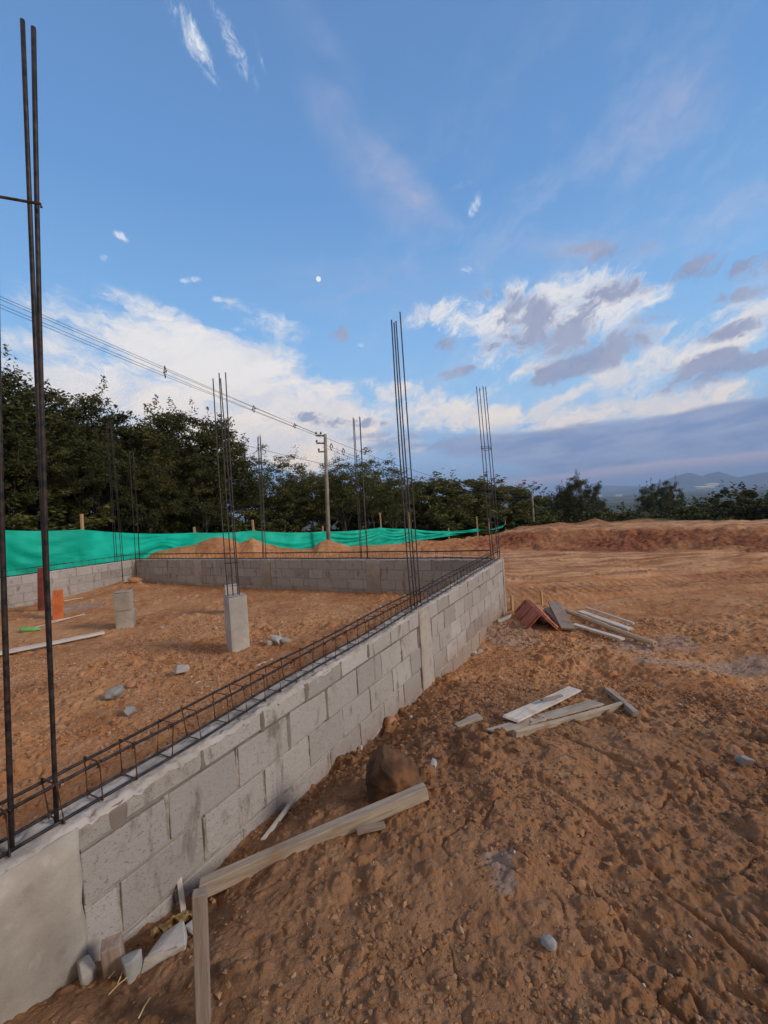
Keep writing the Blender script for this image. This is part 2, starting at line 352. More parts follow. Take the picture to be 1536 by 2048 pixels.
def grid_mesh(name, X, Y, Z, mask=None, closed_cols=False):
    nr, nc = X.shape
    v = np.empty((nr*nc, 3), np.float32); v[:, 0] = X.ravel(); v[:, 1] = Y.ravel(); v[:, 2] = Z.ravel()
    i = np.arange(nr*nc).reshape(nr, nc)
    if closed_cols:
        i2 = np.concatenate([i, i[:, :1]], 1)
    else: i2 = i
    q = np.stack([i2[:-1, :-1], i2[1:, :-1], i2[1:, 1:], i2[:-1, 1:]], -1).reshape(-1, 4)
    me = bpy.data.meshes.new(name); me.vertices.add(len(v)); me.vertices.foreach_set('co', v.ravel())
    me.loops.add(q.size); me.loops.foreach_set('vertex_index', q.ravel().astype(np.int32))
    me.polygons.add(len(q)); me.polygons.foreach_set('loop_start', np.arange(0, q.size, 4, dtype=np.int32))
    me.update(calc_edges=True); me.shade_smooth(); return me
def attr(me, name, val):
    at = me.attributes.new(name, 'FLOAT', 'POINT'); at.data.foreach_set('value', np.asarray(val, np.float32).ravel())

# ------------------------------------------------------------------ materials
def mat(name):
    m = bpy.data.materials.new(name); m.use_nodes = True; t = NT(m.node_tree); t.n.clear()
    out = t.new('ShaderNodeOutputMaterial'); b = t.new('ShaderNodeBsdfPrincipled'); t.l.new(b.outputs[0], out.inputs[0])
    b.inputs['Roughness'].default_value = .9; b.inputs['Specular IOR Level'].default_value = .25
    t.b = b; t.out = out; t.m = m
    t.obj = t.new('ShaderNodeTexCoord').outputs['Object']; t.pos = t.new('ShaderNodeNewGeometry').outputs['Position']
    return t
def bump(t, h, strength=.5, dist=.01):
    n = t.new('ShaderNodeBump'); n.inputs['Strength'].default_value = strength; n.inputs['Distance'].default_value = dist
    t.set(n.inputs['Height'], h); t.l.new(n.outputs[0], t.b.inputs['Normal'])
def at(t, name, out='Fac'):
    n = t.new('ShaderNodeAttribute'); n.attribute_name = name; return n.outputs[out]

def m_ground():
    t = mat('soil'); p = t.pos
    n1 = t.noise(p, .9, 6, .6); n2 = t.noise(p, 7, 8, .65); n3 = t.noise(p, 45, 5, .6); n4 = t.noise(p, .35, 4)
    clay = t.mix(t.mr(n1, .32, .68), (.34, .138, .055), (.49, .245, .110))
    clay = t.mix(t.mr(n2, .45, .75, 0, .7), clay, (.52, .325, .185))
    clay = t.mix(t.mr(n2, .48, .25, 0, .6), clay, (.20, .085, .040))
    dark = t.mix(t.mr(n1, .35, .65), (.165, .080, .039), (.285, .148, .074))
    dark = t.mix(t.mr(n2, .5, .72, 0, .6), dark, (.38, .215, .115))
    dark = t.mix(t.mr(n2, .5, .30, 0, .75), dark, (.085, .046, .024))
    dark = t.mix(t.mr(n4, .50, .62, 0, .5), dark, (.33, .165, .085)); dark = t.mix(t.mr(t.noise(p, 1.7, 5, .7), .56, .70, 0, .7), dark, (.075, .045, .026))
    pale = t.mix(t.mr(t.noise(t.map(p, scale=(.25, 1.4, 1)), 2.2, 7, .65), .40, .60), (.31, .140, .065), (.60, .335, .18))
    pale = t.mix(t.mr(n2, .52, .75, 0, .5), pale, (.33, .16, .085))
    red = t.mix(t.mr(n2, .35, .65), (.13, .042, .022), (.34, .13, .065))
    red = t.mix(t.mr(n1, .55, .75, 0, .7), red, (.05, .028, .022))
    grey = t.mix(t.mr(n2, .35, .65), (.26, .20, .165), (.37, .31, .27))
    green = t.mix(t.mr(t.noise(p, .5, 5), .35, .65), (.030, .042, .014), (.075, .085, .030))
    vor = t.new('ShaderNodeTexVoronoi'); t.set(vor.inputs['Vector'], t.map(p, scale=(.004, .0016, 1))); vor.inputs['Scale'].default_value = 1.0
    fields = t.new('ShaderNodeValToRGB'); t.set(fields.inputs[0], vor.outputs['Color'])
    cr = fields.color_ramp; cr.interpolation = 'CONSTANT'
    cr.elements[0].color = (.035, .06, .025, 1); cr.elements[1].position = .35; cr.elements[1].color = (.10, .10, .05, 1)
    for q, c in ((.55, (.05, .075, .035)), (.7, (.20, .16, .11)), (.82, (.045, .06, .03)), (.93, (.30, .28, .25))):
        e = cr.elements.new(q); e.color = (*c, 1)
    far = t.mix(t.mr(t.noise(t.map(p, scale=(.02, .006, 1)), 1.0, 5), .45, .6), fields.outputs[0], (.03, .045, .022))
    c = clay
    for nm, cc in (('dark', dark), ('pale', pale), ('red', red), ('grey', grey), ('green', green), ('far', far)):
        c = t.mix(at(t, nm), c, cc)
    c = t.mix(t.mr(n3, .62, .74, 0, .28), c, (.55, .42, .30))
    t.set(t.b.inputs['Base Color'], c); t.b.inputs['Roughness'].default_value = .95; t.b.inputs['Specular IOR Level'].default_value = .12
    hh = t.math('ADD', t.math('MULTIPLY', t.noise(p, 60, 6, .7), .6), t.math('MULTIPLY', t.noise(p, 18, 6, .65), 1.2))
    bump(t, hh, .9, .022)
    return t.m
M_GROUND = m_ground()

def m_concrete(name, c0, c1, c2, dark=(.14, .115, .095), stain=.5, attrtint=True):
    t = mat(name); p = t.obj
    n1 = t.noise(p, 2.3, 5, .6); n2 = t.noise(p, 14, 7, .65); n3 = t.noise(p, 160, 4, .7)
    c = t.mix(t.mr(n1, .35, .65), c0, c1)
    if attrtint: c = t.mix(at(t, 'tint'), c, c2)
    c = t.mix(t.mr(n2, .52, .72, 0, stain), c, dark)
    c = t.mix(t.mr(n2, .46, .28, 0, .35), c, tuple(min(1, q*1.35) for q in c1))
    c = t.mix(t.mr(n3, .55, .75, 0, .35), c, (.12, .10, .085))
    t.set(t.b.inputs['Base Color'], c); t.b.inputs['Roughness'].default_value = .93
    bump(t, t.math('ADD', t.math('MULTIPLY', n3, .5), t.math('MULTIPLY', n2, 1.0)), .55, .006)
    return t.m
def m_block():
    t = mat('concrete_block'); p = t.obj; ti = at(t, 'tint')
    n2 = t.noise(p, 9, 7, .65); n3 = t.noise(p, 190, 4, .7); n1 = t.noise(p, 1.3, 4, .6)
    c = t.mix(ti, (.24, .215, .200), (.43, .395, .365))
    c = t.mix(t.mr(n1, .4, .62, 0, .5), c, (.34, .30, .275))
    c = t.mix(t.mr(n2, .54, .72, 0, .55), c, (.17, .13, .10))
    sm = t.noise(t.map(p, scale=(5, 5, 1.6)), 1.3, 6, .62, .4); c = t.mix(t.mr(sm, .56, .68, 0, .7), c, (.125, .092, .070))
    c = t.mix(t.mr(n2, .42, .28, 0, .4), c, (.50, .47, .44))
    pit = t.noise(p, 70, 3, .6); c = t.mix(t.mr(pit, .60, .74, 0, .12), c, (.13, .11, .095))
    c = t.mix(t.mr(n3, .56, .72, 0, .28), c, (.12, .10, .085))
    # soil splash near the foot of the wall
    sep = t.new('ShaderNodeSeparateXYZ'); t.set(sep.inputs[0], t.obj)
    fo = t.mr(t.math('ADD', sep.outputs[2], t.math('MULTIPLY', n2, -.35)), .30, -.05, 0, .5)
    c = t.mix(fo, c, (.27, .16, .10))
    t.set(t.b.inputs['Base Color'], c); t.b.inputs['Roughness'].default_value = .94; t.b.inputs['Specular IOR Level'].default_value = .15
    bump(t, t.math('ADD', t.math('MULTIPLY', n3, .6), t.math('SUBTRACT', t.math('MULTIPLY', t.noise(p, 30, 6, .7), 1.0), t.mr(pit, .58, .72, 0, .6))), .85, .007)
    return t.m
M_BLOCK = m_block()
M_MORTAR = m_concrete('mortar', (.26, .22, .185), (.37, .325, .28), (.2, .2, .2), (.13, .095, .07), .8, False)
M_SMEAR = m_concrete('damp_mortar', (.135, .108, .085), (.215, .178, .15), (.2, .2, .2), (.09, .065, .05), .7, False)
M_PLASTER = m_concrete('poured_concrete', (.26, .225, .185), (.37, .33, .28), (.3, .3, .3), (.19, .155, .12), .45, False)
M_CAP = m_concrete('cement_topping', (.30, .26, .225), (.43, .385, .345), (.3, .3, .3), (.17, .135, .11), .8, False)
M_CHUNK = m_concrete('broken_concrete', (.34, .31, .28), (.46, .42, .38), (.3, .3, .3), (.25, .19, .15), .4, False)
M_GREYCHUNK = m_concrete('grey_stone', (.23, .225, .215), (.33, .325, .31), (.3, .3, .3), (.2, .17, .14), .4, False)
def m_simple(name, c0, c1, sc_=12, rough=.7, metal=0, bs=.3, spec=.3):
    t = mat(name); n = t.noise(t.obj, sc_, 6, .6)
    t.set(t.b.inputs['Base Color'], t.mix(t.mr(n, .35, .65), c0, c1)); t.b.inputs['Roughness'].default_value = rough
    t.b.inputs['Metallic'].default_value = metal; t.b.inputs['Specular IOR Level'].default_value = spec
    bump(t, n, bs, .004); return t.m
M_BAR = m_simple('dark_steel_bar', (.012, .012, .015), (.052, .036, .030), 30, .55, .3)
M_RUST = m_simple('rusty_steel_wire', (.035, .018, .012), (.135, .062, .034), 40, .8, .2)
M_STEELBAR = m_simple('weathered_steel_bar', (.035, .035, .045), (.09, .075, .07), 30, .6, .3)
M_POLE = m_simple('pole_concrete', (.19, .17, .15), (.30, .27, .24), 3, .9)
M_WIRE = m_simple('power_cable', (.03, .03, .035), (.05, .05, .055), 3, .6)
M_INSUL = m_simple('insulator', (.06, .05, .05), (.10, .08, .07), 3, .4)
M_BOULDER = m_simple('dark_earth_boulder', (.040, .024, .017), (.17, .078, .032), 6, .95, 0, 1.0)
M_STONE = m_simple('orange_stone', (.30, .13, .065), (.42, .21, .11), 8, .85, 0, .5)
M_ORANGE = m_simple('orange_clay', (.42, .10, .028), (.54, .15, .045), 6, .7)
M_REDBOX = m_simple('dark_red_clay', (.13, .035, .025), (.20, .055, .038), 6, .8)
M_GREEN = m_simple('lime_plastic', (.13, .36, .10), (.20, .48, .15), 4, .45)
M_FORM = m_simple('red_brown_formwork', (.30, .095, .060), (.42, .165, .105), 7, .8)
M_FORMDARK = m_simple('formwork_inside', (.02, .015, .013), (.05, .03, .025), 7, .9)
M_YELLOW = m_simple('yellow_paper', (.30, .17, .06), (.46, .29, .11), 25, .8, 0, .8)
M_STRAW = m_simple('dry_straw', (.42, .30, .13), (.58, .44, .22), 20, .8)
def m_wood(name, c0, c1, c2):
    t = mat(name); p = t.map(t.obj, scale=(1.2, 14, 14))
    n = t.noise(p, 3.5, 6, .65, .5); n2 = t.noise(t.obj, 5, 5, .6)
    c = t.mix(t.mr(n, .3, .7), c0, c1); c = t.mix(t.mr(n2, .52, .75, 0, .6), c, c2)
    t.set(t.b.inputs['Base Color'], c); t.b.inputs['Roughness'].default_value = .85; bump(t, n, .7, .004); return t.m
M_WGREY = m_wood('weathered_board', (.25, .195, .145), (.43, .35, .27), (.28, .17, .10))
M_WPALE = m_wood('pale_board', (.42, .35, .285), (.60, .53, .46), (.36, .24, .16))
M_WBROWN = m_wood('brown_timber', (.19, .135, .10), (.31, .235, .185), (.15, .09, .06))
M_WWHITE = m_wood('whitish_board', (.44, .39, .34), (.64, .58, .51), (.42, .33, .28))
M_POST = m_wood('stake_wood', (.19, .145, .115), (.28, .22, .18), (.15, .10, .07))
M_WORANGE = m_wood('fence_stake', (.36, .22, .12), (.50, .33, .19), (.3, .17, .09))
M_BAMBOO = m_wood('beige_pole', (.42, .31, .19), (.55, .42, .28), (.36, .22, .13))
M_BARK = m_wood('bark', (.05, .04, .03), (.11, .09, .07), (.04, .03, .02))
def m_tarp():
    t = mat('green_mesh'); n = t.noise(t.obj, 1.2, 5, .5)
    t.set(t.b.inputs['Base Color'], t.mix(t.mr(n, .35, .65), (.0, .42, .29), (.008, .55, .40)))
    t.b.inputs['Roughness'].default_value = .6; t.b.inputs['Specular IOR Level'].default_value = .2
    tr = t.new('ShaderNodeBsdfTranslucent'); tr.inputs[0].default_value = (.0, .55, .38, 1)
    ms = t.new('ShaderNodeMixShader'); ms.inputs[0].default_value = .22
    t.l.new(t.b.outputs[0], ms.inputs[1]); t.l.new(tr.outputs[0], ms.inputs[2]); t.l.new(ms.outputs[0], t.out.inputs[0])
    bump(t, t.noise(t.map(t.obj, scale=(1, 1, 4)), 2.0, 4), .5, .05)
    return t.m
M_TARP = m_tarp()
def m_leaf(name, c0, c1, c2):
    t = mat(name); gi = t.new('ShaderNodeNewGeometry').outputs['Random Per Island']
    c = t.mix(gi, c0, c1); c = t.mix(t.mr(t.noise(t.obj, .55, 3), .48, .66, 0, .8), c, c2)
    t.set(t.b.inputs['Base Color'], c); t.b.inputs['Roughness'].default_value = .65; t.b.inputs['Specular IOR Level'].default_value = .2
    tr = t.new('ShaderNodeBsdfTranslucent'); t.set(tr.inputs[0], c)
    ms = t.new('ShaderNodeMixShader'); ms.inputs[0].default_value = .25
    t.l.new(t.b.outputs[0], ms.inputs[1]); t.l.new(tr.outputs[0], ms.inputs[2]); t.l.new(ms.outputs[0], t.out.inputs[0])
    return t.m
M_LEAF = m_leaf('dark_leaves', (.022, .026, .009), (.082, .086, .026), (.13, .12, .036))
M_LEAF2 = m_leaf('olive_leaves', (.052, .058, .016), (.135, .138, .038), (.17, .15, .046))
M_LEAF3 = m_leaf('distant_leaves', (.032, .038, .012), (.095, .095, .030), (.13, .11, .035))

# ------------------------------------------------------------------ the ground sheet
def ground():
    half = R(68)
    fa = np.linspace(-half, half, 1050); ba = np.linspace(half, 2*math.pi-half, 90)[1:-1]
    ang = np.concatenate([fa, ba])
    rad = np.concatenate([[.02, .2, .4], np.geomspace(.55, 9, 960), np.geomspace(9.03, 26, 330), np.geomspace(26.3, 13000, 210)])
    A, Rr = np.meshgrid(ang, rad); X = np.sin(A)*Rr; Y = np.cos(A)*Rr
    B = hbase(X, Y)
    fade = 1-sst(Rr, 5.0, 9.0)
    Z = B+hfine(X, Y, fade)*(1-sst(Rr, 22, 40))
    me = grid_mesh('ground', X, Y, Z, closed_cols=True)
    m, s, t = inside(X, Y); rr = np.hypot(X*.95, Y); nz = fbm(X, Y, .7, 4, 200)
    lo = fbm(X, Y, .35, 3, 201)
    dark = (1-m)*(1-sst(rr+.7*nz, 3.4, 5.6))*sst(t, -.3, .1)
    dark = np.maximum(dark*(.80+.15*sst(2.6-rr, 0, 1.5)), m*.25*sst(nz, .1, .5))
    dark = np.clip(dark, 0, 1)
    yb = Y-YR1(X/np.maximum(Y, .1)); fr = sst(Y, 2, 3)
    pale = fr*((1-m)*sst(Y+2.5*nz, 8.5, 12.5)*(1-sst(yb, -2.6, -2.0))*.9+(1-m)*sst(yb, -.1, .8)*(1-sst(Y, 19.4, 20.6))*sst(X, 4, 5)*.9)
    plane_ = fr*(1-m)*sst(Y+.5*nz, 6.8, 8.2)*(1-sst(yb, -2.8, -2.2))*sst(X, 1.5, 2.5)
    red = plane_*.55*sst(fbm(X*.22, Y*1.9, 1.1, 5, 220), .08, .38)+fr*(1-m)*.4*sst(Y, 20.3, 21.0)*(1-sst(Y, 22, 23))*sst(X, 4, 6)+fr*(1-m)*sst(yb+.3*nz, -2.6, -2.1)*(1-sst(yb+.3*nz, -.7, .0))*sst(X, 0, 4)*(.35+.65*sst(nz, -.4, .3))
    def blob(px, py, rx, ry, th=.0):
        p = gp(px, py); return sst(1-np.hypot((X-p.x)/rx, (Y-p.y)/ry)+.45*fbm(X, Y, 3, 4, 210), th, th+.4)
    grey = np.zeros_like(X)
    for b in ((1430, 1340, 1.2, .35), (1290, 1290, .8, .35), (1020, 1262, .7, .7)): grey = np.maximum(grey, .55*blob(*b))
    for b in ((995, 1715, .09, .07), (1005, 1755, .06, .07), (940, 1270, .35, .45), (150, 1215, .9, .5)): grey = np.maximum(grey, .65*blob(*b, th=.1))
    green = (1-m)*np.maximum(sst(Rr, 22.5, 25.5)*sst(X, -2, 4), sst(Rr-X*.2, 20, 30))
    green = np.clip(green, 0, 1); far = sst(Rr, 250, 600)
    for nme, v in (('dark', dark), ('pale', pale), ('red', red), ('grey', grey), ('green', green), ('far', far)): attr(me, nme, np.clip(v, 0, 1))
    o = link('ground', me, M_GROUND); tag(o, kind='structure'); return o
ground()

# mountains: solid ridge terrain far away
def mountains():
    def ridge(name, prof, D, depth, col, seed):
        u = np.array([onY(a, b, D)[0] for a, b in prof]); z = np.array([onY(a, b, D)[2] for a, b in prof])
        xs = np.linspace(u[0], u[-1], 260); ys = np.linspace(-1, 1, 31)
        X, T = np.meshgrid(xs, ys); H = np.interp(X, u, z)+40
        Z = -40+H*np.clip(1-np.abs(T)**1.4, 0, 1)*(1+.05*fbm(X, T*depth, 1/600., 4, seed)*(np.abs(T) > .02))
        me = grid_mesh(name, X, D+T*depth, Z); o = link(name, me, col); tag(o, kind='structure')
    mm = m_simple('mountain_slopes', (.035, .050, .030), (.075, .080, .045), .004, .95, 0, .2)
    ridge('mountains', [(1160, 988), (1200, 985), (1250, 981), (1300, 971), (1330, 960), (1355, 951), (1378, 945), (1392, 949), (1403, 953), (1418, 947), (1436, 943), (1450, 948), (1466, 953), (1480, 954), (1500, 950), (1520, 946), (1536, 944), (1600, 950), (1700, 944), (1850, 940), (2100, 925)], 7500, 450, mm, 3)
    ridge('far_mountains', [(900, 1004), (1050, 992), (1130, 986), (1180, 976), (1210, 971), (1250, 972), (1290, 972), (1350, 975), (1420, 968), (1536, 965), (1700, 955)], 10500, 600, mm, 9)
mountains()

# ------------------------------------------------------------------ block walls
BL, GAP = .40, .015
def block_wall(label, corner, ang, L, cols, jo, zb=-.35, seed=1, group=None, strips=False):
    """local x along the wall, y from outer face (0) to inner face (TH); jo(x)->list of bed joint depths below the top"""
    rr = random.Random(seed)
    root = empty('block_wall', corner, ang, label, 'wall', group)
    core = MB(); blk = MB(); vj = []; sm_ = MB()
    spans = []; x = 0.0
    for (a, b) in sorted(cols)+[(L, L)]:
        if a-x > .02: spans.append((x, a))
        x = b
    for (a, b) in spans:
        core.box((a, .014, zb), (b, TH-.010, .985))
        nrow = 7
        for r in range(nrow):
            off = (BL/2 if r % 2 else 0)+rr.uniform(-.02, .02)
            x0 = -off
            while x0 < L:
                xa, xb = max(x0+GAP/2, a+.002), min(x0+BL-GAP/2, b-.002)
                if xb-xa > .035:
                    def zt(xx, rw): return (1.0 if rw == 0 else 1.0-jo(xx, rw))
                    if xb < b-.02: vj.append((xb+GAP/2, zt(xb, r+1), zt(xb, r), r))
                    ti = min(1, max(0, rr.gauss(.5, .19)))
                    dy0, dy1 = rr.uniform(-.003, .003), rr.uniform(-.003, .003)
                    n0 = len(blk.v); g = GAP/2
                    blk.box((xa, dy0, 0), (xb, TH-dy1, 1), ti)
                    for k in range(8):
                        v = blk.v[n0+k]; top = k & 4
                        v[2] = (zt(v[0], r)-(g if r else .006)) if top else (zt(v[0], r+1)+g)
                        v[2] += rr.uniform(-.0035, .0035); v[0] += rr.uniform(-.004, .004); v[1] += rr.uniform(-.0015, .0015)
                x0 += BL
    def strip(pts, hw, s_, core=core, out_=0.0):
        """mortar bead: pts along the joint on the outer face; squeezed out in places, raked back in others"""
        n0 = len(core.v); P = np.array(pts); m_ = 5
        for i in range(len(P)):
            d_ = P[min(i+1, len(P)-1)]-P[max(i-1, 0)]; d_ = d_/np.linalg.norm(d_); pn = (-d_[1], d_[0])
            w_ = hw*(1+.8*mnoise.noise(Vector((P[i][0]*9, P[i][1]*9, s_)))); pr = mnoise.noise(Vector((P[i][0]*4+5, P[i][1]*4, s_)))*.016+.001+mnoise.noise(Vector((P[i][0]*38, P[i][1]*38, s_)))*.007
            for j in range(m_):
                f_ = (j/(m_-1)-.5)*2; bulge = (1-f_*f_)
                core.v.append([P[i][0]+pn[0]*f_*w_, (.0075-out_*bulge-max(pr+.0025, -.006)*bulge) if abs(f_) < .99 else .0135, P[i][1]+pn[1]*f_*w_])
        for i in range(len(P)-1):
            for j in range(m_-1): core.f.append([n0+i*m_+j, n0+i*m_+j+1, n0+(i+1)*m_+j+1, n0+(i+1)*m_+j]); core.tint.append(.5)
    if strips:
        for (a, b) in spans:
            for r in range(1, 6):
                xs_ = np.arange(a+.004, b-.004, .012); strip([(q_, 1.0-jo(q_, r)) for q_ in xs_], .014, seed+r, sm_ if r == 1 else core)
        for k_, (vx_, z0_, z1_, r_) in enumerate(vj):
            wide = r_ <= 1 and rr.random() < .75
            strip([(vx_, z0_+(z1_-z0_)*i/14) for i in range(15)], rr.uniform(.022, .038) if wide else .012, seed+k_*.37+20, sm_ if wide else core, .003 if wide else 0)
        sm_.build('mortar_smears', M_SMEAR, root, True)
    core.build('mortar', M_MORTAR, root, False)
    o = blk.build('masonry', M_BLOCK, root); bevel(o, .005, 2)
    for (a, b) in cols:
        nx, nzv = 8, 36
        cm = MB(); cm.box((a, -.004, zb), (b, TH+.004, 1.002)); me = cm.mesh('concrete_column')
        bm = bmesh.new(); bm.from_mesh(me); bmesh.ops.subdivide_edges(bm, edges=bm.edges, cuts=14, use_grid_fill=True)
        for v in bm.verts:
            q = Vector((v.co.x*5, v.co.y*5, v.co.z*4)); n = mnoise.noise(q*1.7+Vector((seed, 0, 0)))
            if v.co.y < .05: v.co.y -= .004+.010*max(n, -.3)
            elif v.co.y > TH-.05: v.co.y += .004+.010*max(n, -.3)
            e = mnoise.noise(Vector((0, v.co.z*9, a)))*.010
            if abs(v.co.x-a) < .01 and a > .01: v.co.x += e
            if abs(v.co.x-b) < .01 and b < L-.01: v.co.x += e*1.3
        bm.to_mesh(me); bm.free(); me.shade_smooth(); link('concrete_column', me, M_PLASTER, root)
    # lumpy cement along the top
    xs = np.arange(0, L+.001, .010); ys = np.linspace(-.002, TH+.002, 19)
    X, Y = np.meshgrid(xs, ys)
    N = fbm(X, Y, 16, 4, seed+40, .65)*.014+fbm(X, Y, 4, 2, seed+50)*.007-.010*sst(fbm(X, Y, 22, 2, seed+44), .25, .5)
    edge = np.minimum(np.abs(Y), np.abs(TH-Y)); Z = 1.004+.010+N-.022*(edge < .006)
    Y2 = Y+(edge < .006)*fbm(X, Y*0, 11, 3, seed+60)*.006
    cap = grid_mesh('cement_topping', X, Y2, Z); cap.flip_normals()
    link('cement_topping', cap, M_CAP, root)
    return root
def jo_right(x, r): return (.088+.016*x) + (r-1)*(.213-.0*x)
def jo_std(x, r): return .21*r
gr_w = 'low concrete block walls of the foundation'
c_r = st2w(S0, 0, 0)
wall_r = block_wall('near block wall running from the bottom left to the far corner, grey plastered end column', Vector(c_r), WANG, S1-S0,
                    [(0, .265), (2.33-S0, 2.63-S0), (S1-S0-.10, S1-S0)], jo_right, seed=3, group=gr_w, strips=True)
c_f = st2w(S1, -.0, 0)+(-ND)*0.001
wall_f = block_wall('far block wall closing the back of the foundation, in front of the dirt heaps', Vector(st2w(S1, -TH, 0)), WANG+math.pi/2, TW-TH,
                    [(2.35, 2.68), (5.35, 5.65), (7.75, 8.05), (TW-TH-.17, TW-TH)], jo_std, seed=5, group=gr_w)
wall_l = block_wall('left block wall under the nearest stretch of green mesh fence', Vector(st2w(S1-TH, -TW, 0)), WANG+math.pi, 7.2,
                    [(0, .12), (3.2, 3.5)], jo_std, seed=8, group=gr_w)

# ------------------------------------------------------------------ beam cages lying on the walls
def cage(label, corner, ang, L, step, x0=0.02, seed=0):
    rr = random.Random(seed); root = empty('rebar_beam_cage', corner, ang, label, 'rebar cage', 'rebar cages lying on the walls')
    yi, yo, zl, zh = .045, .135, 1.030, 1.165
    for (y, z) in ((yi, zl), (yo, zl), (yi, zh), (yo, zh)):
        b = MB(); n = int(L/.22); ph = rr.uniform(0, 9)
        b.tube([(x0+(L-x0*2)*i/n, y+.004*math.sin(i*.9+ph), z+.005*math.sin(i*.7+ph*2)) for i in range(n+1)], .0062, 6)
        b.build('bar', M_BAR, root, True)
    k = 0; x = x0+.05
    while x < L-.04 and k < 98:
        b = MB(); j = rr.uniform(-.012, .012); l2 = rr.uniform(-.02, .02)
        a = .008; pts = [(x+j, yi-a, zl-a), (x+j, yo+a, zl-a), (x+j+l2, yo+a, zh+a), (x+j+l2, yi-a, zh+a)]
        b.tube(pts, .0036, 5, closed=True)
        b.tube([(x+j+l2, yi-a, zh+a), (x+j+l2+.012, yi+.03, zh-.028)], .0036, 5)
        for (yy, zz) in ((yi, zh), (yo, zl)):
            b.tube([(x+j-.008, yy-.009, zz-.009), (x+j+.006, yy+.010, zz+.010), (x+j+.010, yy-.010, zz+.006)], .0028, 4)
        b.build('stirrup', M_RUST, root); x += step*rr.uniform(.88, 1.12); k += 1
    return root
cage('rusty rebar cage lying along the top of the near block wall', Vector(st2w(S0, 0, 0)), WANG, S1-S0, .15, .03, 1)
cage('long rebar cage lying along the top of the far block wall', Vector(st2w(S1, -TH-.01, 0)), WANG+math.pi/2, TW-TH-.02, .17, .02, 2)
cage('rebar cage on top of the left wall, in front of the green mesh', Vector(st2w(S1-TH-.01, -TW, 0)), WANG+math.pi, 7.1, .2, .02, 3)

# ------------------------------------------------------------------ column starter bars
def starter(label, bars, stir=(), r=.008, m=M_BAR, loose=None):
    """bars: list of (base xyz, top xyz)"""
    base = Vector(np.mean([b for b, t_ in bars], 0)); root = empty('column_rebar', base, 0, label, 'rebar', 'bundles of upright column bars')
    for k, (b0, t0) in enumerate(bars):
        b0 = Vector(b0)-base; t0 = Vector(t0)-base; mb = MB(); n = 9; sd_ = Vector((random.uniform(-1, 1), random.uniform(-1, 1), 0))*.012
        mb.tube([b0.lerp(t0, i/n)+sd_*math.sin(math.pi*i/n) for i in range(n+1)], r, 8)
        mb.build('bar', m, root, True)
    for z in stir:
        pts = []
        for (b0, t0) in bars:
            f_ = (z-b0[2])/(t0[2]-b0[2]); pts.append(Vector(b0).lerp(Vector(t0), f_)-base)
        c = sum(pts, Vector())/len(pts); pts = [c+(p-c)*1.12+(p-c).normalized()*r*1.2 for p in pts]
        mb = MB(); mb.tube(pts, .0045, 6, closed=True); mb.build('stirrup', M_RUST, root)
    return root
def bar_px(bx, by, bz, tx, ty, dY=0.0):
    b = onz(bx, by, bz); t = onY(tx, ty, b[1]+dY); return (b, t)
# A: nearest bundle (bars in order round the square)
A1 = bar_px(112, 1658, 1.0, 67, 55); A2b = A1[0]+np.array([-.062, .082, 0]); A2 = (A2b, onY(45, 40, A2b[1]))
A4 = bar_px(22, 1712, 1.0, -14, 40); A3b = A4[0]+np.array([-.066, .076, 0]); A3 = (A3b, A3b+(A4[1]-A4[0])+np.array([-.02, 0, 0]))
for b_ in (A1, A2, A3, A4): b_[0][2] = .9
rA = starter('nearest bundle of tall steel bars, cut by the left edge of the picture', [A1, A2, A3, A4], (), .0078)
mb = MB(); _q0 = Vector(onY(82, 408, A1[0][1]-.02))-rA.location; _q1 = Vector(onY(-90, 378, A4[0][1]-.02))-rA.location; mb.tube([_q0+Vector((0, 0, -.012)), _q0, _q0.lerp(_q1, .5), _q1], .0048, 6); mb.build('stirrup', M_RUST, rA)
zb_ = .95
B_ = [bar_px(824, 1232, zb_, 783, 640), bar_px(831, 1228, zb_, 788, 645), bar_px(842, 1216, zb_, 800, 624), bar_px(836, 1221, zb_, 792, 642)]
starter('bundle of four bars rising from the middle column of the near wall', B_, (1.35,), .0070, M_STEELBAR)
C_ = [bar_px(983, 1126, .95, 953, 773), bar_px(997, 1126, .95, 966, 773), bar_px(1000, 1121, .95, 971, 774), bar_px(987, 1121, .95, 959, 776)]
starter('bundle of four bars at the far right corner, with one high stirrup', C_, (3.08, 3.05), .0075, M_STEELBAR)
D_ = [bar_px(722, 1122, .95, 706, 835), bar_px(735, 1122, .95, 719, 833), bar_px(736, 1119, .95, 720, 835), bar_px(724, 1119, .95, 708, 837)]
starter('bundle of bars on the far wall, just right of the utility pole', D_, (), .0085, M_STEELBAR)
E_ = [bar_px(526, 1122, .95, 515, 874), bar_px(533, 1122, .95, 520, 870), bar_px(532, 1119, .95, 521, 873), bar_px(528, 1119, .95, 517, 872)]
starter('short-looking bundle of bars on the far wall, left of the utility pole', E_, (), .0085, M_STEELBAR)
G_ = [bar_px(272, 1124, .95, 258, 905), bar_px(280, 1124, .95, 266, 905), bar_px(279, 1120, .95, 267, 903), bar_px(271, 1120, .95, 259, 903)]
starter('bundle of bars at the back left corner, dark against the trees', G_, (), .0085, M_BAR)
zf = .30; F_ = [bar_px(233, 1172, zf, 212, 842), bar_px(247, 1172, zf, 220, 838), bar_px(251, 1168, zf, 222, 842), bar_px(238, 1168, zf, 215, 846)]
starter('bundle of bars standing on soil by the left wall, behind the stacked pedestal', F_, (.6, 1.2), .0085, M_BAR)

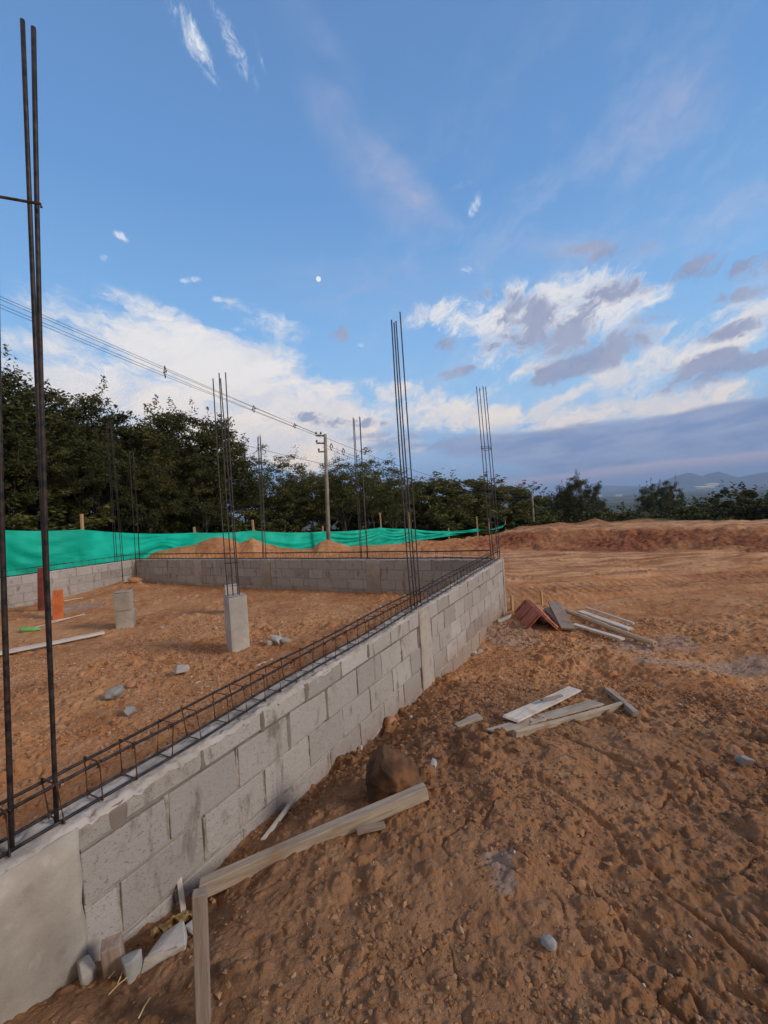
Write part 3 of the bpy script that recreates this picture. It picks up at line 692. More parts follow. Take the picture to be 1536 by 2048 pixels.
# ------------------------------------------------------------------ pedestals
def pedestal(name, label, base, w, d, h, rz, pieces=1, group='concrete pedestals inside the foundation', tilt=0.0):
    root = empty(name, base, rz, label, 'pedestal', group); z = -.08
    for k in range(pieces):
        h1 = h/pieces; sh = random.uniform(-.012, .012) if k else 0
        mb = MB(); mb.box((-w/2+sh, -d/2, z), (w/2+sh, d/2, z+h1+(.08 if k == 0 else 0)-.004)); me = mb.mesh('concrete_block')
        bm = bmesh.new(); bm.from_mesh(me); bmesh.ops.bevel(bm, geom=bm.edges, offset=.008, segments=2, affect='EDGES', profile=.6); bmesh.ops.subdivide_edges(bm, edges=bm.edges, cuts=5, use_grid_fill=True)
        for v in bm.verts: v.co += Vector((mnoise.noise(v.co*6), mnoise.noise(v.co*6+Vector((9, 0, 0))), mnoise.noise(v.co*6+Vector((0, 9, 0)))))*.007
        bm.to_mesh(me); bm.free(); me.shade_smooth(); link('column_block', me, M_PLASTER if pieces > 1 else M_CHUNK, root)
        z += h1+(.08 if k == 0 else 0)
    mb = MB(); mb.box((-w/2+.01, -d/2+.01, z), (w/2-.012, d/2-.01, z+.012), jit=.004); bevel(mb.build('mortar_cap', M_CAP, root), .004)
    return root
p = gp(477, 1297); pedH = pedestal('pedestal', 'tall clean concrete pedestal with four bars, nearest to the near wall', p, .235, .235, .70, R(28)+.15)
zt_ = p.z+.64
HH = []
for (ox, oy, tx, ty) in ((-.07, -.05, 426, 757), (.0, -.06, 438, 746), (.075, -.045, 451, 745), (.02, .06, 441, 757)):
    bb = np.array([p.x+ox, p.y+oy, zt_]); HH.append((bb, onY(tx, ty, bb[1])))
starter('bundle of four bars rising out of the tall clean pedestal', HH, (1.5,), .0075, M_STEELBAR)
p = gp(252, 1254); pedestal('pedestal', 'brownish pedestal of two stacked rough blocks, left of the tall clean one', p, .26, .26, .62, R(20), 2)
p = gp(466, 1240); p2 = Vector(onz(466, 1222, .34)); pedestal('pedestal', 'small pedestal half hidden behind the tall clean one, pale top showing', p2, .24, .2, .48, R(25))

# ------------------------------------------------------------------ orange boxes, bottle
def clay_box(label, base, w, d, h, rz, m, lean=0):
    o_ = MB(); tk = .018
    o_.box((-w/2, -d/2, -.05), (w/2, -d/2+tk, h)); o_.box((-w/2, d/2-tk, -.05), (w/2, d/2, h))
    o_.box((-w/2, -d/2+tk, -.05), (-w/2+tk, d/2-tk, h)); o_.box((w/2-tk, -d/2+tk, -.05), (w/2, d/2-tk, h)); o_.box((-tk/2, -d/2+tk, -.05), (tk/2, d/2-tk, h-.01))
    for k in range(5):
        xx = -w/2+.03+(w-.06)*k/4; o_.box((xx-.006, -d/2-.005, -.04), (xx+.006, -d/2, h-.008))
    o = o_.build('clay_flue', m); o.location = base; o.rotation_euler = (lean, R(3), rz); bevel(o, .003)
    return tag(o, label, 'clay block', 'hollow clay pieces standing on end')
p = gp(116, 1236); clay_box('bright orange hollow clay piece standing on end inside the walls', p, .17, .17, .55, R(38), M_ORANGE, R(-3))
p = gp(84, 1222); clay_box('taller dark red hollow clay piece behind the nearest steel bar', p, .12, .12, .95, R(20), M_REDBOX)
p = gp(62, 1263)
mb = MB(); prof = [(0, .010), (.005, .016), (.03, .018), (.06, .03), (.10, .042), (.26, .045), (.30, .040), (.315, .02)]
mb.tube([(x-.15, 0, 0) for x, _ in prof], [r_ for _, r_ in prof], 14)
root = empty('plastic_bottle', p+Vector((0, 0, .035)), 0, 'light green plastic bottle lying on the soil by the orange clay piece', 'bottle')
o = mb.build('bottle_body', M_GREEN, root, True); mb = MB(); mb.tube([(.165, 0, 0), (.19, 0, 0)], .017, 12); mb.build('bottle_cap', M_WPALE, root, True)
root.rotation_euler = (0, R(-4), R(192))

# ------------------------------------------------------------------ planks
def plank(label, a, b, w, th, m, roll=0, cat='plank', name='wooden_plank', group=None, taper=0.0, jag=0.0, lift=None, warp=.006, notch=0):
    a = Vector(a); b = Vector(b); L = (b-a).length; n = 14
    ux = (b-a).normalized(); uz = Vector((0, 0, 1)); uy = uz.cross(ux).normalized(); uz = ux.cross(uy)
    mb = MB(); ph = random.uniform(0, 6)
    for i in range(n+1):
        f_ = i/n; x = L*f_; ww = w*(1-taper*f_)*(1-.0*f_)
        oz = warp*math.sin(math.pi*f_+ph); oy = warp*.6*math.sin(2.1*f_+ph)
        for (sy, sz) in ((-1, 0), (1, 0), (1, 1), (-1, 1)):
            xx = x
            if jag and i in (0, n): xx += random.uniform(-jag, jag)
            mb.v.append([xx, sy*ww/2+oy, sz*th+oz])
    for i in range(n):
        q = 4*i
        for k in range(4): mb.f.append([q+k, q+4+k, q+4+(k+1) % 4, q+(k+1) % 4]); mb.tint.append(.5)
    mb.f.append([0, 1, 2, 3]); mb.f.append([4*n+3, 4*n+2, 4*n+1, 4*n]); mb.tint += [.5, .5]
    o = mb.build(name, m); me = o.data
    bm = bmesh.new(); bm.from_mesh(me); bmesh.ops.recalc_face_normals(bm, faces=bm.faces); bm.to_mesh(me); bm.free()
    o.matrix_world = Matrix.Translation(a) @ Matrix((ux, uy, uz)).transposed().to_4x4() @ Matrix.Rotation(roll, 4, 'X')
    bevel(o, min(.003, th*.2), 2); return tag(o, label, cat, group)
def gpl(px, py, dz=0.0): q = gp(px, py); q.z += dz; return q
# long beam in the foreground
a_ = gp(425, 1800); b_ = gp(856, 1606)
plank('long thick weathered beam lying from the upright stake to the dark boulder', a_+Vector((-.03, -.02, .035)), b_+Vector((0, 0, .035)), .050, .062, M_WGREY, 0, 'beam', 'timber_beam', warp=.004)
plank('short dark stick half buried under the long beam', gpl(715, 1672, .0), gpl(770, 1655, .01), .03, .02, M_WBROWN)
# stake in the very foreground
st_top = Vector(onY(399, 1783, 1.27)); st_b = Vector(onY(407, 2120, 1.26)); st_b.z = st_top.z-.62
mb = MB(); mb.box((-.0200, -.016, 0), (.0200, .016, (st_top-st_b).length))
o = mb.build('upright_stake', M_POST); bevel(o, .003); o.location = st_b; o.rotation_euler = (0, R(.8), R(-8))
o.matrix_world = Matrix.Translation(st_b) @ (st_top-st_b).to_track_quat('Z', 'Y').to_matrix().to_4x4() @ Matrix.Rotation(R(78), 4, 'Z')
# the wood texture runs along local x: stakes use their own upright grain
def m_wood_up(src, name):
    m = src.copy(); m.name = name
    for nd in m.node_tree.nodes:
        if nd.bl_idname == 'ShaderNodeMapping': nd.inputs[3].default_value = (14, 14, 1.2)
    return m
M_POSTUP = m_wood_up(M_POST, 'stake_upright_grain'); M_WOUP = m_wood_up(M_WORANGE, 'fence_stake_upright'); M_WBUP = m_wood_up(M_WBROWN, 'stub_upright')
o.data.materials[0] = M_POSTUP; tag(o, 'upright wooden stake in the foreground at the near end of the long beam', 'stake')
# group of boards on the mound
g2 = 'loose boards on the dirt mound'
plank('broad pale board, topmost of the splayed boards on the mound', gpl(1022, 1452, .035), gpl(1150, 1388, .05), .115, .014, M_WPALE, R(5), group=g2, jag=.01)
plank('small chip of wood lying on the broad pale board', gpl(1084, 1420, .065), gpl(1124, 1408, .072), .028, .014, M_WBROWN, group=g2)
plank('greyish board in the middle of the splayed boards on the mound', gpl(985, 1474, .02), gpl(1195, 1412, .03), .085, .014, M_WGREY, R(-4), group=g2, jag=.012, taper=-.4)
plank('long narrow edge-up stick, nearest of the splayed boards on the mound', gpl(1027, 1478, .005), gpl(1242, 1420, .015), .032, .05, M_WGREY, R(8), group=g2)
plank('square stick lying crosswise at the right end of the splayed boards', gpl(1215, 1388, .02), gpl(1272, 1440, .02), .045, .04, M_WGREY, group=g2)
plank('short board fragment between the round orange stone and the splayed boards', gpl(912, 1454, .0), gpl(962, 1440, .01), .05, .02, M_WGREY, group=g2, taper=-.5)
# pile by the far corner
g3 = 'timber pile beside the far corner'
plank('rough grey-brown board propped across the pile by the angle form', gpl(1137, 1266, .05), gpl(1109, 1222, .13), .21, .03, M_WBROWN, R(4), group=g3)
plank('second rough board lying under the propped one, against the angle form', gpl(1128, 1254, .03), gpl(1098, 1226, .08), .16, .03, M_WBROWN, R(-10), group=g3)
plank('upper whitish board of the pile, above the round pole', gpl(1160, 1232, .06), gpl(1262, 1268, .06), .11, .03, M_WWHITE, group=g3)
plank('thin whitish lath lying furthest back in the pile', gpl(1172, 1228, .09), gpl(1268, 1259, .08), .035, .03, M_WWHITE, group=g3)
plank('lower whitish board of the pile, in front of the round pole', gpl(1148, 1256, .05), gpl(1246, 1289, .05), .085, .03, M_WWHITE, group=g3)
pa = gpl(1134, 1234, .10); pb = gpl(1310, 1299, .07)
mb = MB(); L_ = (pb-pa).length; n_ = 24
mb.tube([(L_*i/n_, .01*math.sin(i*.3), 0) for i in range(n_+1)], [.037+.002*math.sin(i*1.3)+(.004 if i % 6 == 0 else 0) for i in range(n_+1)], 14, cap=False)
mb.tube([(L_*i/n_, .01*math.sin(i*.3), 0) for i in (0, n_)], .028, 14, cap=False)
o = mb.build('round_pole', M_BAMBOO, None, True); o.matrix_world = Matrix.Translation(pa) @ (pb-pa).to_track_quat('X', 'Z').to_matrix().to_4x4()
so = o.modifiers.new('s', 'SOLIDIFY'); so.thickness = .009
tag(o, 'long round beige hollow pole lying on the pile, open end to the right', 'pole', g3)
# angle form: two red-brown panels joined at a ridge, open end facing the camera
def angle_form():
    base = gp(1084, 1262); root = empty('angle_form', base, 0, 'red-brown angled formwork standing like a small tent by the far corner', 'formwork')
    dirx = Vector((.13, 1, 0)).normalized()   # ridge runs away from the camera
    side = Vector((dirx.y, -dirx.x, 0))
    Ln, hw, hh = 1.05, .225, .24
    for sgn in (-1, 1):
        mb = MB(); a = Vector((0, 0, hh)); e = side*sgn*hw; th = .022
        nrm = (Vector((0, 0, hw))+side*sgn*hh).normalized()*th
        P = [a, e, e+dirx*Ln, a+dirx*Ln]; Q = [q+nrm for q in P]
        b0 = len(mb.v); mb.v += [list(q) for q in P+Q]
        for fq in ((0, 1, 2, 3), (7, 6, 5, 4), (0, 4, 5, 1), (1, 5, 6, 2), (2, 6, 7, 3), (3, 7, 4, 0)): mb.f.append([b0+i for i in fq]); mb.tint.append(.5)
        me = mb.mesh('panel'); bm = bmesh.new(); bm.from_mesh(me); bmesh.ops.recalc_face_normals(bm, faces=bm.faces); bm.to_mesh(me); bm.free()
        o = link('panel', me, M_FORM, root); bevel(o, .003)
        for f_ in (.03, .5, .95):
            mb = MB(); q0 = a+dirx*Ln*f_+nrm*1.02; q1 = e+dirx*Ln*f_+nrm*1.02
            mb.tube([q0.lerp(q1, .06)+nrm*.6, q0.lerp(q1, .94)+nrm*.6], .020, 4); mb.build('batten', M_FORM, root)
    root.rotation_euler = (0, 0, 0)
    return root
angle_form()
# stakes near the pile
def stake(label, base, h, w=.035, m=M_WOUP, lean=(0, 0), group='short stakes in the ground'):
    mb = MB(); mb.v += [[-w/2, -w*.35, -.1], [w/2, -w*.35, -.1], [w/2, w*.35, -.1], [-w/2, w*.35, -.1], [-w/2, -w*.35, h], [w/2, -w*.35, h-.008], [w/2, w*.35, h-.004], [-w/2, w*.35, h+.004]]
    for q in ((3, 2, 1, 0), (4, 5, 6, 7), (0, 1, 5, 4), (1, 2, 6, 5), (2, 3, 7, 6), (3, 0, 4, 7)): mb.f.append(list(q)); mb.tint.append(.5)
    o = mb.build('short_stake', m); bevel(o, .002); o.location = base; o.rotation_euler = (lean[0], lean[1], random.uniform(0, 1)); return tag(o, label, 'stake', group)
stake('short pale stake right against the far corner of the near wall', gp(1025, 1222), .30, .05)
stake('short stake standing behind the red-brown angle form', gp(1084, 1212), .30, .045)
# inside planks
plank('long whitish plank lying on the soil inside the walls, cut by the left bars', gpl(-40, 1322, .03), gpl(208, 1270, .03), .15, .035, M_WWHITE, group='planks inside the walls', taper=.25)
plank('thin curved lath in front of the orange clay piece', gpl(92, 1248, .01), gpl(142, 1236, .01), .035, .015, M_WPALE, group='planks inside the walls')
plank('thin lath beside the orange clay piece, pointing right', gpl(70, 1256, .01), gpl(170, 1230, .01), .02, .012, M_WPALE, group='planks inside the walls')
plank('short pale lath lying behind the orange clay piece', gpl(128, 1204, .02), gpl(166, 1198, .02), .05, .015, M_WPALE, group='planks inside the walls')
plank('thin splinter lying on the soil in front of the tall clean pedestal', gpl(512, 1334, .01), gpl(545, 1322, .01), .03, .012, M_WPALE, group='planks inside the walls')
# sticks along the foot of the wall
plank('pale stick leaning along the foot of the near wall beside the long beam', gpl(523, 1688, .01), gpl(592, 1612, .03), .022, .018, M_WPALE, group='sticks at the foot of the wall')
plank('short pale stick standing against the foot of the near wall beside the stake', gpl(366, 1832, .0), gpl(362, 1800, .10), .022, .015, M_WPALE, group='sticks at the foot of the wall')
plank('pale lath at the foot of the near wall by the round orange stone', gpl(738, 1482, .0), gpl(768, 1456, .02), .03, .02, M_WGREY, group='sticks at the foot of the wall')
# wooden stub at the bottom left
p = gp(232, 1950); mb = MB(); mb.box((-.032, -.024, -.08), (.032, .024, .13), jit=.003)
o = mb.build('wooden_stub', M_WBUP); bevel(o, .003); o.location = p; o.rotation_euler = (R(4), R(-3), R(25)); tag(o, 'short brown timber stub against the plastered end of the near wall', 'stub')

# ------------------------------------------------------------------ stones and rubble
def chunk(name, label, cat, pos, size, m, seed, smooth=False, sq=(1, .8, .45), group=None, rz=None, npt=20, sink=.25):
    rr = random.Random(seed); bm = bmesh.new()
    if smooth:
        bmesh.ops.create_icosphere(bm, subdivisions=4, radius=.5)
        for v in bm.verts:
            n = mnoise.noise(v.co*2.4+Vector((seed, 0, 0)))*.22+mnoise.noise(v.co*6+Vector((0, seed, 0)))*.09+mnoise.noise(v.co*15+Vector((0, seed, 0)))*.03
            v.co *= 1+n; v.co = Vector((v.co.x*sq[0], v.co.y*sq[1], v.co.z*sq[2]))*size
    else:
        for i in range(npt):
            q = Vector((rr.uniform(-1, 1), rr.uniform(-1, 1), rr.uniform(-1, 1))); q = q/max(abs(q.x), abs(q.y), abs(q.z))*.5*rr.uniform(.8, 1)
            bm.verts.new(Vector((q.x*sq[0], q.y*sq[1], q.z*sq[2]))*size)
        r_ = bmesh.ops.convex_hull(bm, input=bm.verts); bmesh.ops.delete(bm, geom=[g for g in r_['geom_interior'] if isinstance(g, bmesh.types.BMVert)], context='VERTS')
        bmesh.ops.bevel(bm, geom=bm.edges, offset=size*.02, segments=1, affect='EDGES')
    bmesh.ops.recalc_face_normals(bm, faces=bm.faces)
    me = bpy.data.meshes.new(name); bm.to_mesh(me); bm.free()
    if smooth: me.shade_smooth()
    o = link(name, me, m); o.location = Vector(pos)+Vector((0, 0, size*sq[2]*(.5-sink))); o.rotation_euler = (rr.uniform(-.2, .2), rr.uniform(-.2, .2), rr.uniform(0, 6) if rz is None else rz)
    return tag(o, label, cat, group)
def boulder():
    bm = bmesh.new(); bmesh.ops.create_icosphere(bm, subdivisions=5, radius=.5)
    for v in bm.verts:
        d = v.co.normalized(); r0 = 1
        for nx_, h_ in ((Vector((.9, -.4, .25)), .34), (Vector((-.6, -.75, .25)), .31), (Vector((-.65, .1, .75)), .36), (Vector((.45, -.1, .85)), .37), (Vector((.25, -.95, -.1)), .36), (Vector((-.9, .3, -.1)), .38), (Vector((.7, .6, .4)), .36), (Vector((.15, -.6, .8)), .38)):
            nn_ = nx_.normalized(); k = d.dot(nn_)
            if k > 0: r0 = min(r0, h_/.5/k)
        q = d*.5*min(r0, 1.05); q *= 1+mnoise.noise(d*3+Vector((3, 0, 0)))*.07+mnoise.noise(d*8)*.05+abs(mnoise.noise(d*17))*.035
        v.co = Vector((q.x*.33, q.y*.31, q.z*.34))
    me = bpy.data.meshes.new('earth_boulder'); bm.to_mesh(me); bm.free(); me.shade_smooth()
    o = link('earth_boulder', me, M_BOULDER); o.location = gp(786, 1592)+Vector((0, .02, .075)); o.rotation_euler = (R(6), R(-10), R(12))
    tag(o, 'large dark lump of earth and rock behind the long beam', 'boulder')
boulder()
chunk('stone', 'round smooth orange stone at the foot of the near wall', 'stone', gp(781, 1456), .108, M_STONE, 9, True, (1, .85, .8), rz=.2, sink=-.12)
gr = 'broken concrete pieces'
for lab, px, py, sz, mm, sd_, sq in (
    ('pale block fragment leaning at the foot of the near wall beyond the middle column', 905, 1322, .20, M_CHUNK, 11, (.9, .6, .9)),
    ('flat pale slab fragment just right of the leaning block fragment', 937, 1312, .24, M_CHUNK, 12, (1, .45, .2)),
    ('small white chip beside the dark boulder', 868, 1534, .085, M_CAP, 13, (1, .45, .35)),
    ('tiny white chip right of the round orange stone', 822, 1440, .05, M_CAP, 14, (.7, .6, .8)),
    ('big pale slab fragment in the hollow beside the upright stake', 330, 1912, .17, M_CHUNK, 15, (1, .62, .35)),
    ('grey fragment right of the timber stub', 266, 1952, .11, M_GREYCHUNK, 16, (.6, .6, .9)),
    ('rough pale lump left of the timber stub', 170, 1962, .11, M_CHUNK, 17, (.9, .6, .8)),
    ('smooth bluish pebble in the brown soil at the lower right', 1098, 1893, .052, M_GREYCHUNK, 18, (1, .8, .5)),
    ('pale flat fragment on the soil in the middle of the floor', 362, 1347, .20, M_CHUNK, 19, (1, .8, .45)),
    ('larger grey fragment beside the pinkish clods on the floor', 229, 1396, .20, M_GREYCHUNK, 20, (1, .8, .55)),
    ('smallest grey fragment on the floor, nearest to the near wall', 257, 1430, .13, M_GREYCHUNK, 21, (1, .6, .4)),
    ('grey fragment on top of the rubble by the tall clean pedestal', 553, 1288, .20, M_CHUNK, 22, (1, .7, .5)),
    ('darker fragment at the right of the rubble by the tall clean pedestal', 572, 1288, .15, M_GREYCHUNK, 23, (.8, .8, .6)),
    ('small fragment at the left of the rubble by the tall clean pedestal', 540, 1290, .11, M_CHUNK, 24, (.9, .7, .6)),
    ('thin fragment standing up in the rubble by the tall clean pedestal', 559, 1278, .13, M_CAP, 25, (.35, .3, 1.0)),
    ('pale fragment lying by the far corner of the near wall', 1012, 1243, .30, M_CHUNK, 26, (1, .3, .2)),
    ('small pale lump at the foot of the near wall close to the far corner', 998, 1246, .10, M_CHUNK, 27, (1, .8, .7)),
    ('tan clod at the back left corner inside the walls', 270, 1166, .34, M_STONE, 28, (1, .6, .5)),
    ('purplish pebble on the soil at the right edge', 1490, 1530, .09, M_GREYCHUNK, 29, (1, .8, .7)),
    ('pale chip left on the floor in front of the stacked pedestal', 325, 1258, .10, M_CHUNK, 30, (1, .5, .3)),
    ('small white chip on the floor behind the tall clean pedestal', 432, 1258, .08, M_CAP, 31, (1, .6, .5)),
    ('white speck of block on the floor near the long whitish plank', 147, 1330, .06, M_CAP, 32, (1, .6, .4)),
    ('little fragment on the floor below the near cage', 318, 1402, .05, M_CAP, 33, (1, .6, .5)),
    ('pale crumb of concrete on the floor beyond the nearest cage bars', 415, 1376, .05, M_CAP, 34, (1, .6, .4)),
    ('dull clod right of the purplish pebble at the right edge', 1470, 1512, .10, M_STONE, 35, (1, .8, .6)),
    ('squarish fragment at the wall foot by the round orange stone', 722, 1500, .07, M_CHUNK, 36, (1, .6, .5)),
    ('broken lump in the hollow left of the upright stake', 385, 1868, .07, M_CHUNK, 37, (.8, .7, .6))):
    pos = gp(px, py)+Vector((0, 0, sz*.12)); chunk('clod' if 'clod' in lab else ('pebble' if 'pebble' in lab else 'concrete_fragment'), lab, 'clod' if 'clod' in lab else ('pebble' if 'pebble' in lab else 'rubble'), pos, sz, mm, sd_, 'smooth' in lab or 'clod' in lab, sq, gr)
p = gp(262, 1372)
for k, (dx, dy, s_) in enumerate(((0, 0, .13), (.10, .06, .10), (-.03, .12, .09), (.12, -.05, .07))):
    chunk('clod', ('pinkish clod, largest of the four beside the grey fragment', 'pinkish clod, rightmost pair of the four, the farther one', 'pinkish clod, farthest left of the four beside the grey fragment', 'pinkish clod, smallest of the four beside the grey fragment')[k], 'clod', p+Vector((dx, dy, 0)), s_, M_STONE, 60+k, True, (1, .8, .6), 'pinkish clods on the floor')
# crumpled yellow paper
bm = bmesh.new(); bmesh.ops.create_grid(bm, x_segments=24, y_segments=16, size=.5)
for v in bm.verts:
    q = Vector((v.co.x*5, v.co.y*5, 0)); v.co.z = .10*mnoise.noise(q)+.05*mnoise.noise(q*3); v.co.x *= .17; v.co.y *= .11; v.co.z *= .25; v.co += Vector((mnoise.noise(q+Vector((5, 0, 0))), mnoise.noise(q+Vector((0, 5, 0))), 0))*.006
me = bpy.data.meshes.new('paper'); bm.to_mesh(me); bm.free(); me.shade_smooth(); o = link('crumpled_paper', me, M_YELLOW); q = gp(350, 1865); o.location = q+Vector((0, 0, .045)); o.rotation_euler = (R(-32), R(8), R(40)); tag(o, 'crumpled yellow paper tucked behind the big pale slab fragment', 'paper')
# straw
for k, (x1, y1, x2, y2, lab) in enumerate(((218, 1968, 253, 1942, 'dry straw stalk lying just under the timber stub'), (218, 2002, 256, 1976, 'dry straw stalk lowest below the timber stub'), (236, 1980, 254, 1952, 'thin straw stalk crossing in front of the timber stub'), (278, 2050, 302, 2018, 'dry straw stalk at the bottom edge, left of the upright stake'))):
    a0 = gp(x1, y1)+Vector((0, 0, .02)); b0 = gp(x2, y2)+Vector((0, 0, .035)); mb = MB(); c0 = (a0+b0)/2
    mb.tube([a0-c0, (a0+b0)/2+Vector((0, 0, .004))-c0, b0-c0], .0022, 6); o = mb.build('straw_stalk', M_STRAW); o.location = c0; tag(o, lab, 'straw', 'straw stalks')

# loose crumbs of soil: uncountable
def crumbs():
    bm = bmesh.new(); bmesh.ops.create_icosphere(bm, subdivisions=1, radius=1); bv = np.array([v.co[:] for v in bm.verts]); bf = np.array([[v.index for v in f.verts] for f in bm.faces]); bm.free()
    var = []
    for k in range(14):
        q = bv.copy(); nn = np.array([mnoise.noise(Vector(v)*1.5+Vector((k*7, 0, 0)))*.75+mnoise.noise(Vector(v)*3.5+Vector((k*7, 3, 0)))*.45 for v in q]); var.append(q*(1+nn)[:, None])
    pts = []; 
    n = 120000; r = rng.random(n)**.75*7.2+.9; a = rng.uniform(-R(56), R(56), n); x = np.sin(a)*r; y = np.cos(a)*r
    m, s, t = inside(x, y)
    keep = ((t > .02) | (t < -TH-.02)) & (rng.random(n) < .12+.88*sst(fbm(x, y, 1.1, 4, 300), -.15, .45)) & ((y < 7) | (x < 2))
    x, y, r, m = x[keep], y[keep], r[keep], m[keep]
    sz = .0025+.011*rng.random(len(x))**3.6+.0009*r; sz *= np.where(rng.random(len(x)) < .02, 2.2, 1); sz = np.minimum(sz, .032)
    fade = 1-sst(np.hypot(x, y), 5, 9); z = hbase(x, y)+hfine(x, y, fade)+sz*.05
    V = []; Fc = []; nb = len(bv); i = 0; T = []
    for k in range(len(x)):
        an = rng.random()*6.28; ca, sa = math.cos(an), math.sin(an); q = var[k % 14]*(sz[k]*np.array([1, .8, .62])); q = np.stack([q[:, 0]*ca-q[:, 1]*sa+x[k], q[:, 0]*sa+q[:, 1]*ca+y[k], q[:, 2]+z[k]], 1)
        V.append(q); Fc.append(bf+i*nb); i += 1
    V = np.concatenate(V).astype(np.float32); Fc = np.concatenate(Fc).astype(np.int32)
    me = bpy.data.meshes.new('crumbs'); me.vertices.add(len(V)); me.vertices.foreach_set('co', V.ravel()); me.loops.add(Fc.size); me.loops.foreach_set('vertex_index', Fc.ravel()); me.polygons.add(len(Fc)); me.polygons.foreach_set('loop_start', np.arange(0, Fc.size, 3, dtype=np.int32)); me.update(calc_edges=True); me.shade_flat()
    vx, vy = V[:, 0], V[:, 1]; mm, _, tt = inside(vx, vy); rr_ = np.hypot(vx, vy)
    attr(me, 'dark', (1-mm)*(1-sst(rr_, 3.2, 5.4))*.8)
    t = mat('soil_crumbs'); gi = t.new('ShaderNodeNewGeometry').outputs['Random Per Island']
    c = t.mix(gi, (.26, .12, .055), (.46, .26, .145)); c = t.mix(t.mr(gi, .978, .981), c, (.48, .38, .29)); c = t.mix(at(t, 'dark'), c, t.mix(gi, (.13, .065, .032), (.31, .17, .088)))
    c = t.mix(t.mr(gi, .996, .997), c, (.42, .38, .34))
    t.set(t.b.inputs['Base Color'], c); t.b.inputs['Specular IOR Level'].default_value = .1; t.b.inputs['Roughness'].default_value = .95
    o = link('soil_crumbs', me, t.m); tag(o, 'loose crumbs and pebbles of brown soil strewn over the ground', 'soil', kind='stuff')
    # grey rubble specks
crumbs()

# ------------------------------------------------------------------ green mesh fence
TP = [(-330, 1045, 11.5), (0, 1060, 12.6), (163, 1059, 14), (388, 1065, 19.0), (505, 1061, 21.5), (645, 1063, 25), (760, 1055, 28), (817, 1057, 30), (897, 1062, 33), (953, 1057, 36), (985, 1060, 38), (1010, 1048, 43), (1030, 1050, 46)]
def fence():
    pts = [Vector(onY(x, y, D)) for x, y, D in TP]
    root = empty('mesh_fence', (pts[1].x, pts[1].y, 0), 0, 'bright green mesh fence strung on wooden stakes in front of the trees', 'fence')
    o0 = Vector((pts[1].x, pts[1].y, 0)); V = []; cols = 0; nz_ = 26
    for i in range(len(pts)-1):
        a, b = pts[i], pts[i+1]; n = max(10, int((b-a).length/.09)); d = (b-a); d.z = 0; d.normalize(); nr = Vector((d.y, -d.x, 0))
        sag = min(.10, .018*(b-a).length)
        for k in range(n):
            f_ = k/n; q = a.lerp(b, f_); q.z -= sag*4*f_*(1-f_)
            zb = -.45 if q.y > 20 else hz(q.x, q.y)-.1; H = q.z-zb; cat_ = 4*f_*(1-f_)
            for j in range(nz_+1):
                v_ = j/nz_; bell = math.sin(math.pi*min(v_*1.3, 1))
                fold = .14*bell*mnoise.noise(Vector((q.x*.25+i*3, q.y*.25, v_*2.2)))+(.16+.012*max(0, q.y-18))*cat_*bell*mnoise.noise(Vector((f_*1.3+i*5, 0, v_*7-cat_*1.6)))+.025*mnoise.noise(Vector((f_*9+i*3, 1, v_*9)))
                V.append(q+Vector((0, 0, -H*v_))+nr*(fold+.12*bell*cat_)-o0)
            cols += 1
    me = bpy.data.meshes.new('green_mesh'); st = nz_+1
    me.from_pydata([list(v) for v in V], [], [[i*st+j, (i+1)*st+j, (i+1)*st+j+1, i*st+j+1] for i in range(cols-1) for j in range(nz_)]); me.shade_smooth()
    link('green_mesh', me, M_TARP, root)
    for (x, y, D, tx, w) in ((163, 1028, 14, 1, .10), (388, 1054, 19, 1, .11), (505, 1040, 21.5, 1, .13), (645, 1052, 25, 1, .13), (760, 1025, 28, 1, .13), (818, 1024, 30, 1, .13), (897, 1056, 33, 1, .14), (953, 1033, 36, 1, .15), (977, 1036, 38, 1, .14), (1010, 1039, 43, 1, .15)):
        t_ = Vector(onY(x, y, D+.22)); zb = min(hz(t_.x, t_.y), t_.z-1.2)-.2
        mb = MB(); w *= .75; q = t_-o0; lean = random.uniform(-.03, .03)
        mb.box((q.x-w/2, q.y-w/2, zb), (q.x+w/2, q.y+w/2, t_.z)); 
        for k in range(4): mb.v[k][0] += lean
        bevel(mb.build('wooden_stake', M_WOUP, root), .008)
    return root
fence()

# ------------------------------------------------------------------ utility poles and power lines
def utility_pole(label, base, h, s=1.0):
    root = empty('utility_pole', base, 0, label, 'utility pole', 'utility poles along the fence')
    mb = MB(); mb.tube([(0, 0, -1.5), (0, 0, h*.5), (0, 0, h)], [.125*s, .105*s, .085*s], 14); mb.build('pole_shaft', M_POLE, root, True)
    for k, (z, L) in enumerate(((h-.08, .52), (h-.50, .50), (h-.98, .42))):
        mb = MB(); mb.box((-L*s, -.04, z-.035), (.05, .04, z+.035)); bevel(mb.build('bracket_arm', M_INSUL, root), .006)
    for (x, z) in ((-.50, h+.02), (-.24, h+.02), (-.48, h-.42), (-.38, h-.90)):
        mb = MB(); mb.tube([(x*s, 0, z-.03), (x*s, 0, z+.02), (x*s, 0, z+.05), (x*s, 0, z+.10)], [.03, .07, .04, .06], 10); mb.build('insulator', M_INSUL, root, True)
    return root
b1 = Vector(onY(657, 1082, 24.0)); t1 = onY(650, 868, 24.0); b1.z = .3
p1 = utility_pole('tall concrete utility pole standing behind the green fence, insulators on its left side', b1, t1[2]-.3); p1.rotation_euler = (0, R(1.9), 0)
b2 = Vector(onY(1068, 1056, 43.0)); t2 = onY(1063, 984, 43.0)
p2_ = utility_pole('distant utility pole among the trees at the right end of the green fence', Vector((b2.x, b2.y, b2.z-1)), t2[2]-b2.z+1); p2_.rotation_euler = (0, 0, R(-20))
